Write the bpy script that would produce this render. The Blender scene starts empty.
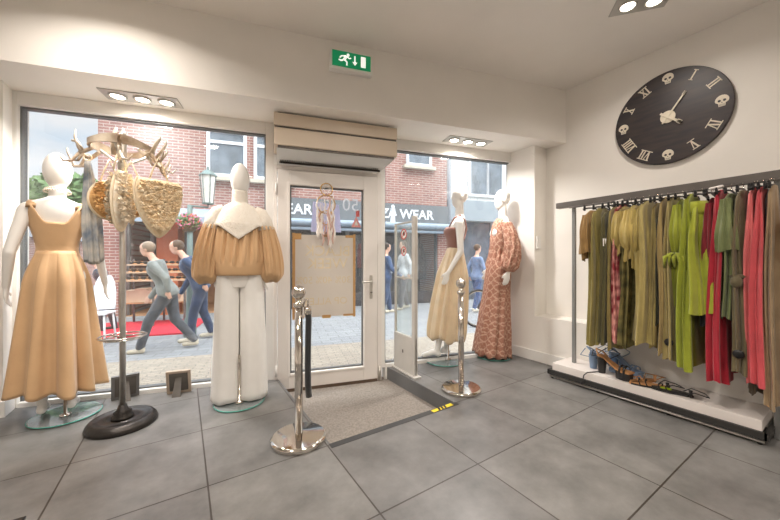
import bpy, math, random
from mathutils import Vector, Matrix, noise
random.seed(7)
S = bpy.context.scene
COL = S.collection
pi = math.pi
# ------------------------------------------------------------------ camera, world, light, exposure
FP = 318.0; CH = 1.08; YAW = math.atan(207/318)
cam = bpy.data.objects.new('camera', bpy.data.cameras.new('camera')); COL.objects.link(cam)
cam.data.sensor_width = 36; cam.data.lens = 36*FP/780; cam.data.clip_start = .02; cam.data.clip_end = 200
cam.location = (0, 0, CH); cam.rotation_euler = (pi/2, 0, -YAW)
S.camera = cam
S.view_settings.view_transform = 'Standard'; S.view_settings.look = 'None'
S.view_settings.gamma = 1; S.view_settings.use_curve_mapping = False
S.view_settings.exposure = 0.85
PHI = math.radians(14.9)
OX, OY = 0.703, 3.001
U = (math.cos(PHI), -math.sin(PHI)); N = (math.sin(PHI), math.cos(PHI))

def lin(c):
    return tuple((x/12.92 if x <= .04045 else ((x+.055)/1.055)**2.4) for x in [v/255 for v in c])

SKY0, SKY1 = .56, 2.7
w = bpy.data.worlds.new('sky'); S.world = w; w.use_nodes = True
nt = w.node_tree; nt.nodes.clear()
out = nt.nodes.new('ShaderNodeOutputWorld'); bg = nt.nodes.new('ShaderNodeBackground')
tc = nt.nodes.new('ShaderNodeTexCoord'); nz = nt.nodes.new('ShaderNodeTexNoise'); rp = nt.nodes.new('ShaderNodeValToRGB')
mp = nt.nodes.new('ShaderNodeMapping'); mp.inputs['Scale'].default_value = (2.2, 2.2, 6)
nz.inputs['Scale'].default_value = 1.3; nz.inputs['Detail'].default_value = 5
rp.color_ramp.elements[0].position = .38; rp.color_ramp.elements[0].color = (.60, .77, .95, 1)
rp.color_ramp.elements[1].position = .56; rp.color_ramp.elements[1].color = (.95, .97, 1.0, 1)
nt.links.new(tc.outputs['Generated'], mp.inputs[0]); nt.links.new(mp.outputs[0], nz.inputs['Vector'])
nt.links.new(nz.outputs['Fac'], rp.inputs[0]); nt.links.new(rp.outputs[0], bg.inputs[0])
sx_ = nt.nodes.new('ShaderNodeSeparateXYZ'); mr = nt.nodes.new('ShaderNodeMapRange'); mr.interpolation_type = 'SMOOTHSTEP'
mr.inputs['From Min'].default_value = .30; mr.inputs['From Max'].default_value = .75; mr.inputs['To Min'].default_value = SKY0; mr.inputs['To Max'].default_value = SKY1
nt.links.new(tc.outputs['Generated'], sx_.inputs[0]); nt.links.new(sx_.outputs['Z'], mr.inputs['Value']); nt.links.new(mr.outputs[0], bg.inputs[1]); nt.links.new(bg.outputs[0], out.inputs[0])

sun = bpy.data.objects.new('sun', bpy.data.lights.new('sun', 'SUN')); COL.objects.link(sun)
sun.data.energy = 1.5; sun.data.angle = .8; sun.data.color = (1, .96, .9)
sun.rotation_euler = (math.radians(38), 0, math.radians(20))

ROOM_LIGHTS = [(2.63, .93, 4.5), (1.0, .75, 12), (-.55, 2.25, 10), (-.9, .9, 14), (1.2, -1.0, 12), (2.6, -1.4, 6), (-.9, -.9, 14)]  # first seen, third inferred from beam glow, others unseen and added for light
# ------------------------------------------------------------------ materials
def mat(name, col, rough=.6, metal=0, var=0., vs=8., bump=0., bs=60., sheen=0, col2=None, spec=.5, detail=4, stretch=None, emit=0, coat=0):
    m = bpy.data.materials.new(name); m.use_nodes = True
    t = m.node_tree; b = t.nodes['Principled BSDF']
    c = lin(col); b.inputs['Base Color'].default_value = (*c, 1)
    b.inputs['Roughness'].default_value = rough; b.inputs['Metallic'].default_value = metal
    b.inputs['Specular IOR Level'].default_value = spec; b.inputs['Coat Weight'].default_value = coat
    if sheen: b.inputs['Sheen Weight'].default_value = sheen
    tcn = t.nodes.new('ShaderNodeTexCoord'); src = tcn.outputs['Object']
    if stretch:
        mpn = t.nodes.new('ShaderNodeMapping'); mpn.inputs['Scale'].default_value = stretch
        t.links.new(src, mpn.inputs[0]); src = mpn.outputs[0]
    if var or col2:
        n = t.nodes.new('ShaderNodeTexNoise'); n.inputs['Scale'].default_value = vs; n.inputs['Detail'].default_value = detail
        r = t.nodes.new('ShaderNodeValToRGB'); r.color_ramp.elements[0].position = .35; r.color_ramp.elements[1].position = .65
        c2 = lin(col2) if col2 else tuple(min(1, x*(1+var)) for x in c)
        c1 = c if col2 else tuple(x*(1-var) for x in c)
        r.color_ramp.elements[0].color = (*c1, 1); r.color_ramp.elements[1].color = (*c2, 1)
        t.links.new(src, n.inputs['Vector']); t.links.new(n.outputs['Fac'], r.inputs[0]); t.links.new(r.outputs[0], b.inputs['Base Color'])
    if bump:
        n2 = t.nodes.new('ShaderNodeTexNoise'); n2.inputs['Scale'].default_value = bs; n2.inputs['Detail'].default_value = 3
        bp = t.nodes.new('ShaderNodeBump'); bp.inputs['Strength'].default_value = bump; bp.inputs['Distance'].default_value = .01
        t.links.new(src, n2.inputs['Vector']); t.links.new(n2.outputs['Fac'], bp.inputs['Height']); t.links.new(bp.outputs[0], b.inputs['Normal'])
    if emit:
        b.inputs['Emission Color'].default_value = (*c, 1); b.inputs['Emission Strength'].default_value = emit
    return m

def glassmat(name, tint=(1, 1, 1), refl=1.0, rough=0.0, haze=0.0):
    m = bpy.data.materials.new(name); m.use_nodes = True; t = m.node_tree; t.nodes.clear()
    o = t.nodes.new('ShaderNodeOutputMaterial'); tr = t.nodes.new('ShaderNodeBsdfTransparent'); g = t.nodes.new('ShaderNodeBsdfGlossy')
    lw = t.nodes.new('ShaderNodeLayerWeight'); lw.inputs[0].default_value = .5; pw = t.nodes.new('ShaderNodeMath'); pw.operation = 'POWER'; pw.inputs[1].default_value = 5; fr = t.nodes.new('ShaderNodeMath'); fr.operation = 'MULTIPLY_ADD'; fr.inputs[1].default_value = .9; fr.inputs[2].default_value = .045; t.links.new(lw.outputs['Facing'], pw.inputs[0]); t.links.new(pw.outputs[0], fr.inputs[0]); mx = t.nodes.new('ShaderNodeMixShader'); mu = t.nodes.new('ShaderNodeMath'); mu.operation = 'MULTIPLY'
    tr.inputs[0].default_value = (*tint, 1); g.inputs['Roughness'].default_value = rough; mu.inputs[1].default_value = refl
    t.links.new(fr.outputs[0], mu.inputs[0]); t.links.new(mu.outputs[0], mx.inputs[0]); t.links.new(tr.outputs[0], mx.inputs[1]); t.links.new(g.outputs[0], mx.inputs[2])
    last = mx
    if haze:
        d = t.nodes.new('ShaderNodeBsdfDiffuse'); d.inputs[0].default_value = (.85, .88, .9, 1); m2 = t.nodes.new('ShaderNodeMixShader'); m2.inputs[0].default_value = haze
        t.links.new(mx.outputs[0], m2.inputs[1]); t.links.new(d.outputs[0], m2.inputs[2]); last = m2
    t.links.new(last.outputs[0], o.inputs[0]); return m

def brickmat(name, c1, c2, mortar, bw=.22, rh=.065, ms=.012, axes='XZ', off=.5, origin=(0, 0), rough=.8, bump=.4, mott=0):
    m = bpy.data.materials.new(name); m.use_nodes = True; t = m.node_tree; b = t.nodes['Principled BSDF']
    tcn = t.nodes.new('ShaderNodeTexCoord'); sx = t.nodes.new('ShaderNodeSeparateXYZ'); cb = t.nodes.new('ShaderNodeCombineXYZ')
    t.links.new(tcn.outputs['Object'], sx.inputs[0])
    for i, a in enumerate(axes):
        ad = t.nodes.new('ShaderNodeMath'); ad.operation = 'SUBTRACT'; ad.inputs[1].default_value = origin[i]
        t.links.new(sx.outputs[a], ad.inputs[0]); t.links.new(ad.outputs[0], cb.inputs[i])
    br = t.nodes.new('ShaderNodeTexBrick'); br.inputs['Scale'].default_value = 1; br.inputs['Brick Width'].default_value = bw
    br.inputs['Row Height'].default_value = rh; br.inputs['Mortar Size'].default_value = ms; br.inputs['Mortar Smooth'].default_value = .1
    br.offset = off; br.inputs['Color1'].default_value = (*lin(c1), 1); br.inputs['Color2'].default_value = (*lin(c2), 1); br.inputs['Mortar'].default_value = (*lin(mortar), 1)
    br.inputs['Bias'].default_value = 0
    t.links.new(cb.outputs[0], br.inputs['Vector'])
    last = br.outputs['Color']
    if mott:
        n = t.nodes.new('ShaderNodeTexNoise'); n.inputs['Scale'].default_value = 3.5; n.inputs['Detail'].default_value = 8; n.inputs['Roughness'].default_value = .65
        r = t.nodes.new('ShaderNodeMapRange'); r.inputs['From Min'].default_value = .3; r.inputs['From Max'].default_value = .7
        r.inputs['To Min'].default_value = 1-mott; r.inputs['To Max'].default_value = 1+mott
        mx = t.nodes.new('ShaderNodeVectorMath'); mx.operation = 'SCALE'
        t.links.new(tcn.outputs['Object'], n.inputs['Vector']); t.links.new(n.outputs['Fac'], r.inputs[0]); t.links.new(last, mx.inputs[0]); t.links.new(r.outputs[0], mx.inputs['Scale']); last = mx.outputs[0]
    t.links.new(last, b.inputs['Base Color']); b.inputs['Roughness'].default_value = rough
    bp = t.nodes.new('ShaderNodeBump'); bp.inputs['Strength'].default_value = bump; bp.inputs['Distance'].default_value = .004; bp.invert = True
    t.links.new(br.outputs['Fac'], bp.inputs['Height']); t.links.new(bp.outputs[0], b.inputs['Normal'])
    return m

def lattice(name, c1, c2, s=30, ang=.75, th=.5, rough=.8, bump=.5):
    m = mat(name, c1, rough, bump=bump, bs=90); t = m.node_tree; b = t.nodes['Principled BSDF']
    tcn = t.nodes.new('ShaderNodeTexCoord'); outs = []
    for a in (ang, -ang):
        mpn = t.nodes.new('ShaderNodeMapping'); mpn.inputs['Rotation'].default_value = (0, a, 0)
        wv = t.nodes.new('ShaderNodeTexWave'); wv.inputs['Scale'].default_value = s; wv.inputs['Distortion'].default_value = .8; wv.inputs['Detail Scale'].default_value = 3; wv.inputs['Detail'].default_value = 2
        t.links.new(tcn.outputs['Object'], mpn.inputs[0]); t.links.new(mpn.outputs[0], wv.inputs['Vector']); outs.append(wv.outputs['Fac'])
    mxx = t.nodes.new('ShaderNodeMath'); mxx.operation = 'MAXIMUM'; t.links.new(outs[0], mxx.inputs[0]); t.links.new(outs[1], mxx.inputs[1])
    n = t.nodes.new('ShaderNodeTexNoise'); n.inputs['Scale'].default_value = 45; n.inputs['Detail'].default_value = 3
    t.links.new(tcn.outputs['Object'], n.inputs['Vector'])
    pw_ = t.nodes.new('ShaderNodeMath'); pw_.operation = 'POWER'; pw_.inputs[1].default_value = 14; t.links.new(mxx.outputs[0], pw_.inputs[0])
    hf = t.nodes.new('ShaderNodeMath'); hf.operation = 'MULTIPLY'; hf.inputs[1].default_value = .4; t.links.new(pw_.outputs[0], hf.inputs[0])
    ad = t.nodes.new('ShaderNodeMath'); ad.operation = 'MULTIPLY_ADD'; ad.inputs[1].default_value = .75; t.links.new(n.outputs['Fac'], ad.inputs[0]); t.links.new(hf.outputs[0], ad.inputs[2])
    r = t.nodes.new('ShaderNodeValToRGB'); r.color_ramp.elements[0].position = th-.15; r.color_ramp.elements[1].position = th+.1
    r.color_ramp.elements[0].color = (*lin(c1), 1); r.color_ramp.elements[1].color = (*lin(c2), 1)
    t.links.new(ad.outputs[0], r.inputs[0]); t.links.new(r.outputs[0], b.inputs['Base Color'])
    return m

def wallm(n, c): return mat(n, c, .85, var=.03, vs=1.5, bump=.08, bs=120)
M_WALL = wallm('plaster_white', (240, 235, 228)); M_CEIL = wallm('ceiling_paint', (238, 232, 225))
M_TRIM = mat('white_trim_paint', (236, 233, 228), .4, var=.02, vs=3)
M_DOOR = mat('white_door_paint', (232, 226, 220), .35, var=.03, vs=3)
M_TILE = brickmat('slate_grey_tile', (114, 112, 109), (105, 103, 101), (62, 56, 51), .604, .59, .004, 'XY', 0, (.1-.604*40, 1.157-.59*40), .38, .25, .34)
M_TILE2 = mat('slate_grey_riser', (104, 104, 104), .45, var=.1, vs=4)
M_MAT = mat('coir_mat', (156, 147, 138), .95, var=.17, vs=70, bump=.8, bs=400)
M_GLASS = glassmat('window_glass', (.985, .99, .99), .9, haze=.02)
M_CLEAR = glassmat('clear_acrylic', (.93, .96, .95), 1, haze=.10)
M_BASEG = glassmat('base_glass', (.72, .9, .86), 1.4, haze=.22)
M_EDGEG = mat('green_glass_edge', (95, 170, 155), .1, var=.05)
M_MANN = mat('white_mannequin_shell', (240, 236, 230), .32, var=.015, vs=3)
M_CHROME = mat('polished_steel', (215, 208, 200), .1, 1, var=.04, vs=5)
M_BRUSH = mat('brushed_metal', (205, 200, 192), .38, .85, var=.1, vs=12)
M_DARKM = mat('dark_grey_metal', (98, 92, 87), .45, .15, var=.08, vs=10)
M_BLACK = mat('black_metal', (30, 29, 29), .35, .3, var=.1)
M_IRON = mat('cast_iron_base', (58, 54, 51), .35, .6, var=.15, vs=14, bump=.2)
M_ROPE = mat('black_velvet', (34, 34, 36), .9, var=.15, vs=40, sheen=.4, bump=.3, bs=200)
M_CAMEL = mat('camel_cotton', (200, 162, 120), .75, var=.05, vs=5, bump=.25, bs=14, sheen=.2)
M_LACE = lattice('cream_lace', (230, 219, 203), (238, 230, 218), 22, .6, .42, .85, .8)
M_WTRO = mat('white_crepe', (236, 233, 228), .7, var=.02, bump=.15, bs=12)
M_CHAMP = mat('champagne_taffeta', (218, 194, 160), .5, var=.06, vs=6, bump=.3, bs=14, sheen=.3)
M_MAUVE = mat('mauve_satin', (142, 100, 88), .55, var=.06, vs=6, sheen=.2)
M_RUST = lattice('rust_lace', (164, 114, 94), (202, 164, 142), 6.5, .62, .55, .85, 1.0)
M_HORN = mat('horn', (222, 208, 188), .3, col2=(140, 116, 92), vs=7, bump=.2, bs=20)
M_PEARL = mat('pearl', (240, 226, 206), .2, coat=.5)

# ------------------------------------------------------------------ mesh building
class MB:
    def __init__(s): s.v = []; s.f = []
    def add(s, vs, fs):
        o = len(s.v); s.v += [tuple(x) for x in vs]; s.f += [tuple(i+o for i in f) for f in fs]; return s
    def box(s, x0, x1, y0, y1, z0, z1):
        return s.add([(x0,y0,z0),(x1,y0,z0),(x1,y1,z0),(x0,y1,z0),(x0,y0,z1),(x1,y0,z1),(x1,y1,z1),(x0,y1,z1)],
                     [(0,3,2,1),(4,5,6,7),(0,1,5,4),(1,2,6,5),(2,3,7,6),(3,0,4,7)])
    def cbox(s, c, d, rz=0, rx=0, ry=0):
        R = Matrix.Rotation(rz, 3, 'Z') @ Matrix.Rotation(ry, 3, 'Y') @ Matrix.Rotation(rx, 3, 'X'); a, b, e = d[0]/2, d[1]/2, d[2]/2
        vs = [Vector(c)+R @ Vector(p) for p in [(-a,-b,-e),(a,-b,-e),(a,b,-e),(-a,b,-e),(-a,-b,e),(a,-b,e),(a,b,e),(-a,b,e)]]
        return s.add(vs, [(0,3,2,1),(4,5,6,7),(0,1,5,4),(1,2,6,5),(2,3,7,6),(3,0,4,7)])
    def loft(s, rings, cap=True, closed=True):
        n = len(rings[0]); vs = [p for r in rings for p in r]; fs = []
        for i in range(len(rings)-1):
            for j in range(n if closed else n-1):
                k = (j+1) % n
                fs.append((i*n+j, i*n+k, (i+1)*n+k, (i+1)*n+j))
        if cap and closed:
            fs.append(tuple(reversed(range(n)))); fs.append(tuple((len(rings)-1)*n+j for j in range(n)))
        return s.add(vs, fs)
    def tube(s, path, r, n=8, cap=True, flat=1.0):
        P = [Vector(p) for p in path]; rr = r if isinstance(r, (list, tuple)) else [r]*len(P)
        rings = []; t0 = (P[1]-P[0]).normalized(); a = t0.orthogonal().normalized()
        if abs(t0.z) < .9: a = t0.cross(Vector((0, 0, 1))).normalized()
        for i, p in enumerate(P):
            t = (P[min(i+1, len(P)-1)]-P[max(i-1, 0)]).normalized()
            a = (a-t*a.dot(t)); a = a.normalized() if a.length > 1e-6 else t.orthogonal().normalized()
            b = t.cross(a)
            rings.append([p+a*math.cos(2*pi*k/n)*rr[i]+b*math.sin(2*pi*k/n)*rr[i]*flat for k in range(n)])
        return s.loft(rings, cap)
    def lathe(s, prof, c=(0, 0, 0), n=40):
        rings = [[(c[0]+r*math.cos(2*pi*k/n), c[1]+r*math.sin(2*pi*k/n), c[2]+z) for k in range(n)] for r, z in prof]
        return s.loft(rings)
    def ell(s, c, r, n=16, m=10, R=None):
        rings = []
        for i in range(m+1):
            a = -pi/2+pi*i/m; a = max(-pi/2+.02, min(pi/2-.02, a))
            ring = []
            for k in range(n):
                p = Vector((r[0]*math.cos(a)*math.cos(2*pi*k/n), r[1]*math.cos(a)*math.sin(2*pi*k/n), r[2]*math.sin(a)))
                if R: p = R @ p
                ring.append(Vector(c)+p)
            rings.append(ring)
        return s.loft(rings)
    def prism(s, poly, o, ax, ay, d):
        """polygon in plane (ax, ay) at origin o extruded by vector d"""
        o, ax, ay, d = map(Vector, (o, ax, ay, d)); n = len(poly)
        a = [o+ax*p[0]+ay*p[1] for p in poly]; b = [q+d for q in a]
        fs = [tuple(reversed(range(n))), tuple(range(n, 2*n))]+[(i, (i+1) % n, n+(i+1) % n, n+i) for i in range(n)]
        return s.add(a+b, fs)
    def build(s, name, m, parent=None, loc=None, rz=0, smooth=False, bevel=0, voxel=0, sub=0, kind=None, solid=0, label=None, sm_it=6, bseg=2):
        me = bpy.data.meshes.new(name); me.from_pydata(s.v, [], s.f); me.materials.append(m)
        if smooth: me.shade_smooth()
        o = bpy.data.objects.new(name, me); COL.objects.link(o)
        if parent: o.parent = parent
        if loc: o.location = loc
        o.rotation_euler = (0, 0, rz)
        if voxel:
            r = o.modifiers.new('r', 'REMESH'); r.mode = 'VOXEL'; r.voxel_size = voxel; r.use_smooth_shade = True
            q = o.modifiers.new('s', 'SMOOTH'); q.factor = .5; q.iterations = sm_it
        if solid: q = o.modifiers.new('t', 'SOLIDIFY'); q.thickness = solid; q.offset = 0
        if bevel: q = o.modifiers.new('b', 'BEVEL'); q.width = bevel; q.segments = bseg; q.limit_method = 'ANGLE'
        if sub: q = o.modifiers.new('u', 'SUBSURF'); q.levels = sub; q.render_levels = sub
        if kind: o['kind'] = kind
        if label: o['label'] = label
        return o

def tag(o, label, cat, group=None):
    o['label'] = label; o['category'] = cat
    if group: o['group'] = group
    return o
def thing(name, label, cat, loc=(0, 0, 0), rz=0, group=None):
    o = bpy.data.objects.new(name, None); o.empty_display_size = .1; COL.objects.link(o); o.location = loc; o.rotation_euler = (0, 0, rz)
    return tag(o, label, cat, group)
def struct(name, mb, m, **k):
    return mb.build(name, m, kind='structure', **k)
def streetframe(name, label, cat, group=None):
    return thing(name, label, cat, (OX, OY, 0), -PHI, group)
SF = dict(loc=(OX, OY, 0), rz=-PHI)
def fr(t, off, z=0): return (OX+U[0]*t+N[0]*off, OY+U[1]*t+N[1]*off, z)
def text(name, s, size, m, parent, o, ax, ay, depth=.004, mirror=False, align='LEFT'):
    cu = bpy.data.curves.new('txt', 'FONT'); cu.body = s; cu.size = size; cu.extrude = depth/2; cu.align_x = align; cu.resolution_u = 3
    if name == 'sign_lettering': cu.offset = size*.018
    to = bpy.data.objects.new('txt', cu); COL.objects.link(to)
    dg = bpy.context.evaluated_depsgraph_get(); me = bpy.data.meshes.new_from_object(to.evaluated_get(dg))
    bpy.data.objects.remove(to)
    o, ax, ay = Vector(o), Vector(ax), Vector(ay); az = ax.cross(ay); sg = -1 if mirror else 1
    for v in me.vertices: v.co = o+ax*v.co.x*sg+ay*v.co.y+az*v.co.z
    me.materials.clear(); me.materials.append(m); me.name = name
    ob = bpy.data.objects.new(name, me); COL.objects.link(ob); ob.parent = parent
    return ob

# ------------------------------------------------------------------ room shell
ZC, ZS = 2.87, 2.315; XR = 3.39; XA = 3.17; XL = -1.04; T0, T1 = -1.8, 2.6
BY = 1.80
def bline(x): return BY+(x-XR)*U[1]/U[0]       # y of the beam's inner face at x
def wline(x, off=0): return OY+N[1]*off+(x-OX-N[0]*off)*U[1]/U[0]  # y of the window wall at x
# floor in four pieces around the sunken entrance
XF0, XF1, YF = .715, 1.73, 1.757
def quad(mb, p, z0, z1):
    mb.add([(x, y, z0) for x, y in p]+[(x, y, z1) for x, y in p], [(3,2,1,0),(4,5,6,7),(0,1,5,4),(1,2,6,5),(2,3,7,6),(3,0,4,7)])
fl = MB()
XB0, YB0 = -3.0, -2.6
quad(fl, [(XB0, YB0), (XR+.1, YB0), (XR+.1, YF), (XB0, YF)], -.2, 0)
quad(fl, [(XB0, YF), (XF0, YF), (XF0, wline(XF0)), (XB0, wline(XB0))], -.2, 0)
quad(fl, [(XF1, YF), (XR+.1, YF), (XR+.1, wline(XR+.1)), (XF1, wline(XF1))], -.2, 0)
struct('floor', fl, M_TILE)
rz_ = MB()
for x0, x1 in ((XF0-.002, XF0+.008), (XF1-.008, XF1+.002)):
    quad(rz_, [(x0, YF), (x1, YF), (x1, wline(x1)-.01), (x0, wline(x0)-.01)], -.19, .0015)
struct('trim_1', rz_, M_TILE2)
rm = MB(); a = [(XF0, YF, -.114), (XF1, YF, -.114), (XF1, wline(XF1)+.05, -.114), (XF0, wline(XF0)+.05, -.114)]
rm.add([(x, y, z-.004) for x, y, z in a]+[(x, y, -.21) for x, y, z in a], [(0,1,2,3),(7,6,5,4),(4,5,1,0),(5,6,2,1),(6,7,3,2),(7,4,0,3)])
tag(rm.build('entrance_mat', M_MAT), 'beige coir mat sunk into the floor before the glass door', 'mat')
st = MB(); st.box(XF0, XF1, YF-.045, YF, -.1, .002); struct('trim_2', st, mat('dark_edge_profile', (70, 70, 70), .4, .3))
# ceiling, beam, soffit
c = MB(); quad(c, [(XB0, YB0), (XR+.1, YB0), (XR+.1, bline(XR+.1)), (XB0, bline(XB0))], ZC, ZC+.1); struct('ceiling', c, M_CEIL)
c = MB(); quad(c, [(XB0, bline(XB0)), (XR+.1, bline(XR+.1)), (XR+.1, wline(XR+.1)+.25), (XB0, wline(XB0)+.25)], ZS, ZC+.1); struct('wall_front', c, M_WALL)
# upper frame header between soffit and windows, piers
c = MB(); c.box(XR, XR+.12, YB0, wline(XR)+.2, 0, ZC); struct('wall_right', c, M_WALL)
c = MB()
quad(c, [(XA, YB0), (XR, YB0), (XR, wline(XR)), (XA, wline(XA))], 0, .48)
struct('wall_dado', c, M_WALL)
c = MB(); quad(c, [(XA, 2.02), (XR, 2.02), (XR, wline(XR)), (XA, wline(XA)+.02)], .48, ZS); struct('wall_pilaster', c, M_WALL)
c = MB(); c.box(XA-.014, XA, YB0, wline(XA)-.03, 0, .11); struct('baseboard_right', c, M_TRIM, bevel=.003)
c = MB(); quad(c, [(XL-.12, 3.29), (XL, 3.29), (XL, wline(XL)+.05), (XL-.12, wline(XL)+.05)], 0, ZS); struct('wall_left', c, M_WALL)
c = MB(); quad(c, [(XL-.12, 3.275), (XL+.014, 3.275), (XL+.014, wline(XL)-.03), (XL-.12, wline(XL)-.03)], 0, .105); struct('baseboard_left', c, M_TRIM)
c = MB(); c.box(XB0-.1, XB0, YB0, 4.2, 0, ZC); c.box(XB0, XL-.12, 3.42, 3.52, 0, ZC); struct('wall_side', c, M_WALL)
c = MB(); c.box(XB0-.1, XR+.1, YB0-.1, YB0, 0, ZC); struct('wall_back', c, M_WALL)

# ---- window wall (local frame: x along wall, y outward, z up)
def wbox(x0, x1, y0, y1, z0, z1): return MB().box(x0, x1, y0, y1, z0, z1)
M_GASK = mat('grey_gasket', (110, 112, 112), .5)
def window(n, x0, x1, z0, z1, ol, orr):
    e = bpy.data.objects.new('window_%d' % n, None); COL.objects.link(e); e.location = (OX, OY, 0); e.rotation_euler = (0, 0, -PHI); e['kind'] = 'structure'
    m = MB(); m.box(ol, x0, -.03, .09, 0, ZS); m.box(x1, orr, -.03, .09, 0, ZS); m.box(x0, x1, -.03, .09, z1, ZS); m.box(x0, x1, -.03, .09, -.15, z0)
    m.build('window_frame', M_TRIM, e, bevel=.004)
    g = .013; m = MB(); m.box(x0, x0+g, .0, .05, z0, z1); m.box(x1-g, x1, .0, .05, z0, z1); m.box(x0, x1, .0, .05, z1-g, z1); m.box(x0, x1, 0, .05, z0, z0+g)
    m.build('glazing_bead', M_GASK, e)
    MB().box(x0+g, x1-g, .026, .032, z0+g, z1-g).build('glass_pane', M_GLASS, e)
window(1, -1.77, -.077, .035, 2.215, -1.80, -.012)
window(2, 1.04, 2.585, .035, 2.21, 1.005, 2.62)
# transom over door
struct('trim_3', wbox(-.012, 1.005, -.03, .09, 1.945, ZS), M_TRIM, **SF)
struct('trim_4', wbox(-.012, 1.005, -.05, .1, -.2, -.119), mat('brown_threshold', (96, 78, 64), .5, .2), **SF)
# door
dr = bpy.data.objects.new('door_1', None); COL.objects.link(dr); dr.location = (OX, OY, 0); dr.rotation_euler = (0, 0, -PHI); dr['kind'] = 'structure'
m = MB(); m.box(-.012, .017, -.035, .08, -.118, 1.945); m.box(.958, 1.005, -.035, .08, -.118, 1.945); m.box(.017, .958, -.035, .08, 1.905, 1.945); m.build('door_frame', M_DOOR, dr, bevel=.003)
m = MB(); m.box(.022, .13, -.05, .02, -.1, 1.9); m.box(.815, .953, -.05, .02, -.1, 1.9); m.box(.13, .815, -.05, .02, 1.765, 1.9); m.box(.13, .815, -.05, .02, -.1, .045)
m.build('door_leaf', M_DOOR, dr, bevel=.004)
m = MB()
for x0, x1, z0, z1 in ((.11, .13, .02, 1.785), (.815, .835, .02, 1.785), (.13, .815, 1.765, 1.785), (.13, .815, .025, .045)): m.box(x0, x1, -.062, -.05, z0, z1)
m.build('glazing_bead', M_DOOR, dr, bevel=.003)
m = MB(); g = .012
for x0, x1, z0, z1 in ((.13, .13+g, .045, 1.765), (.815-g, .815, .045, 1.765), (.13, .815, 1.765-g, 1.765), (.13, .815, .045, .045+g)): m.box(x0, x1, -.03, -.0, z0, z1)
m.build('gasket', M_GASK, dr)
MB().box(.142, .803, -.02, -.014, .057, 1.753).build('glass_pane', M_GLASS, dr)
m = MB(); m.box(.875, .905, -.058, -.05, .70, .93); hp = m.build('handle_plate', M_BRUSH, dr, bevel=.003)
MB().tube([(.89, -.055, .87), (.89, -.1, .87), (.87, -.105, .87), (.79, -.105, .865)], .009, 10).build('door_handle', M_BRUSH, hp, smooth=True)
MB().lathe([(.012, 0), (.012, .008), (.004, .009)], n=14).build('lock_cylinder', M_DARKM, hp, loc=(.89, -.065, .76))
m = MB(); m.box(.022, .953, -.056, -.05, -.118, -.09); m.build('door_sweep', mat('brown_brush_strip', (92, 74, 60), .8), dr)
for z in (.08, 1.0, 1.72): MB().tube([(.012, -.05, z-.05), (.012, -.05, z+.05)], .009, 8).build('hinge', M_DOOR, dr, smooth=True)
MB().tube([(.978, -.045, -.115), (.978, -.045, .02)], .012, 8).build('hinge', M_BRUSH, dr, smooth=True)

# poster taped on the glass, seen from behind
ps = streetframe('poster', 'large beige paper sale poster taped inside out on the glass door', 'poster')
M_PAP = mat('poster_paper', (214, 203, 190), .8, var=.03, vs=4); M_PAP_b = M_PAP.node_tree.nodes['Principled BSDF']
pt_ = M_PAP.node_tree; tl_ = pt_.nodes.new('ShaderNodeBsdfTranslucent'); tl_.inputs[0].default_value = (.9, .86, .8, 1); ms_ = pt_.nodes.new('ShaderNodeMixShader'); ms_.inputs[0].default_value = .45
pt_.links.new(M_PAP_b.outputs[0], ms_.inputs[1]); pt_.links.new(tl_.outputs[0], ms_.inputs[2]); pt_.links.new(ms_.outputs[0], pt_.nodes['Material Output'].inputs[0])
def translucent(m, f=.45):
    t = m.node_tree; b = t.nodes['Principled BSDF']; tl = t.nodes.new('ShaderNodeBsdfTranslucent'); tl.inputs[0].default_value = b.inputs['Base Color'].default_value; x = t.nodes.new('ShaderNodeMixShader'); x.inputs[0].default_value = f
    t.links.new(b.outputs[0], x.inputs[1]); t.links.new(tl.outputs[0], x.inputs[2]); t.links.new(x.outputs[0], t.nodes['Material Output'].inputs[0]); return m
M_TAPE = mat('brown_tape', (192, 148, 92), .5, var=.08, vs=20)
m = MB(); m.prism([(0, 0), (.58, 0), (.58, .77), (0, .77)], (.155, -.0265, .545), (1, 0, 0), (0, 0, 1), (0, .0006, 0)); m.build('paper', M_PAP, ps)
m = MB()
for x0, x1, z0, z1 in ((.15, .175, .53, 1.33), (.715, .738, .53, 1.33), (.175, .23, 1.27, 1.325), (.42, .49, 1.30, 1.325), (.64, .715, 1.295, 1.32), (.175, .25, .535, .56), (.42, .5, .53, .56), (.62, .715, .54, .56)): m.box(x0, x1, -.0305, -.0285, z0, z1)
m.build('tape', M_TAPE, ps)
M_FAINT = mat('faint_show_through_ink', (224, 208, 176), .8)
for s, sz, x, z in (('BLACK', .14, .69, 1.12), ('WEEK', .14, .66, 1.0), ('30% 40% 50%', .092, .695, .86), ('OP ALLES', .095, .66, .66)):
    text('lettering', s, sz, M_FAINT, ps, (x, -.0274, z), (1, 0, 0), (0, 0, 1), .0006, mirror=True)
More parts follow.
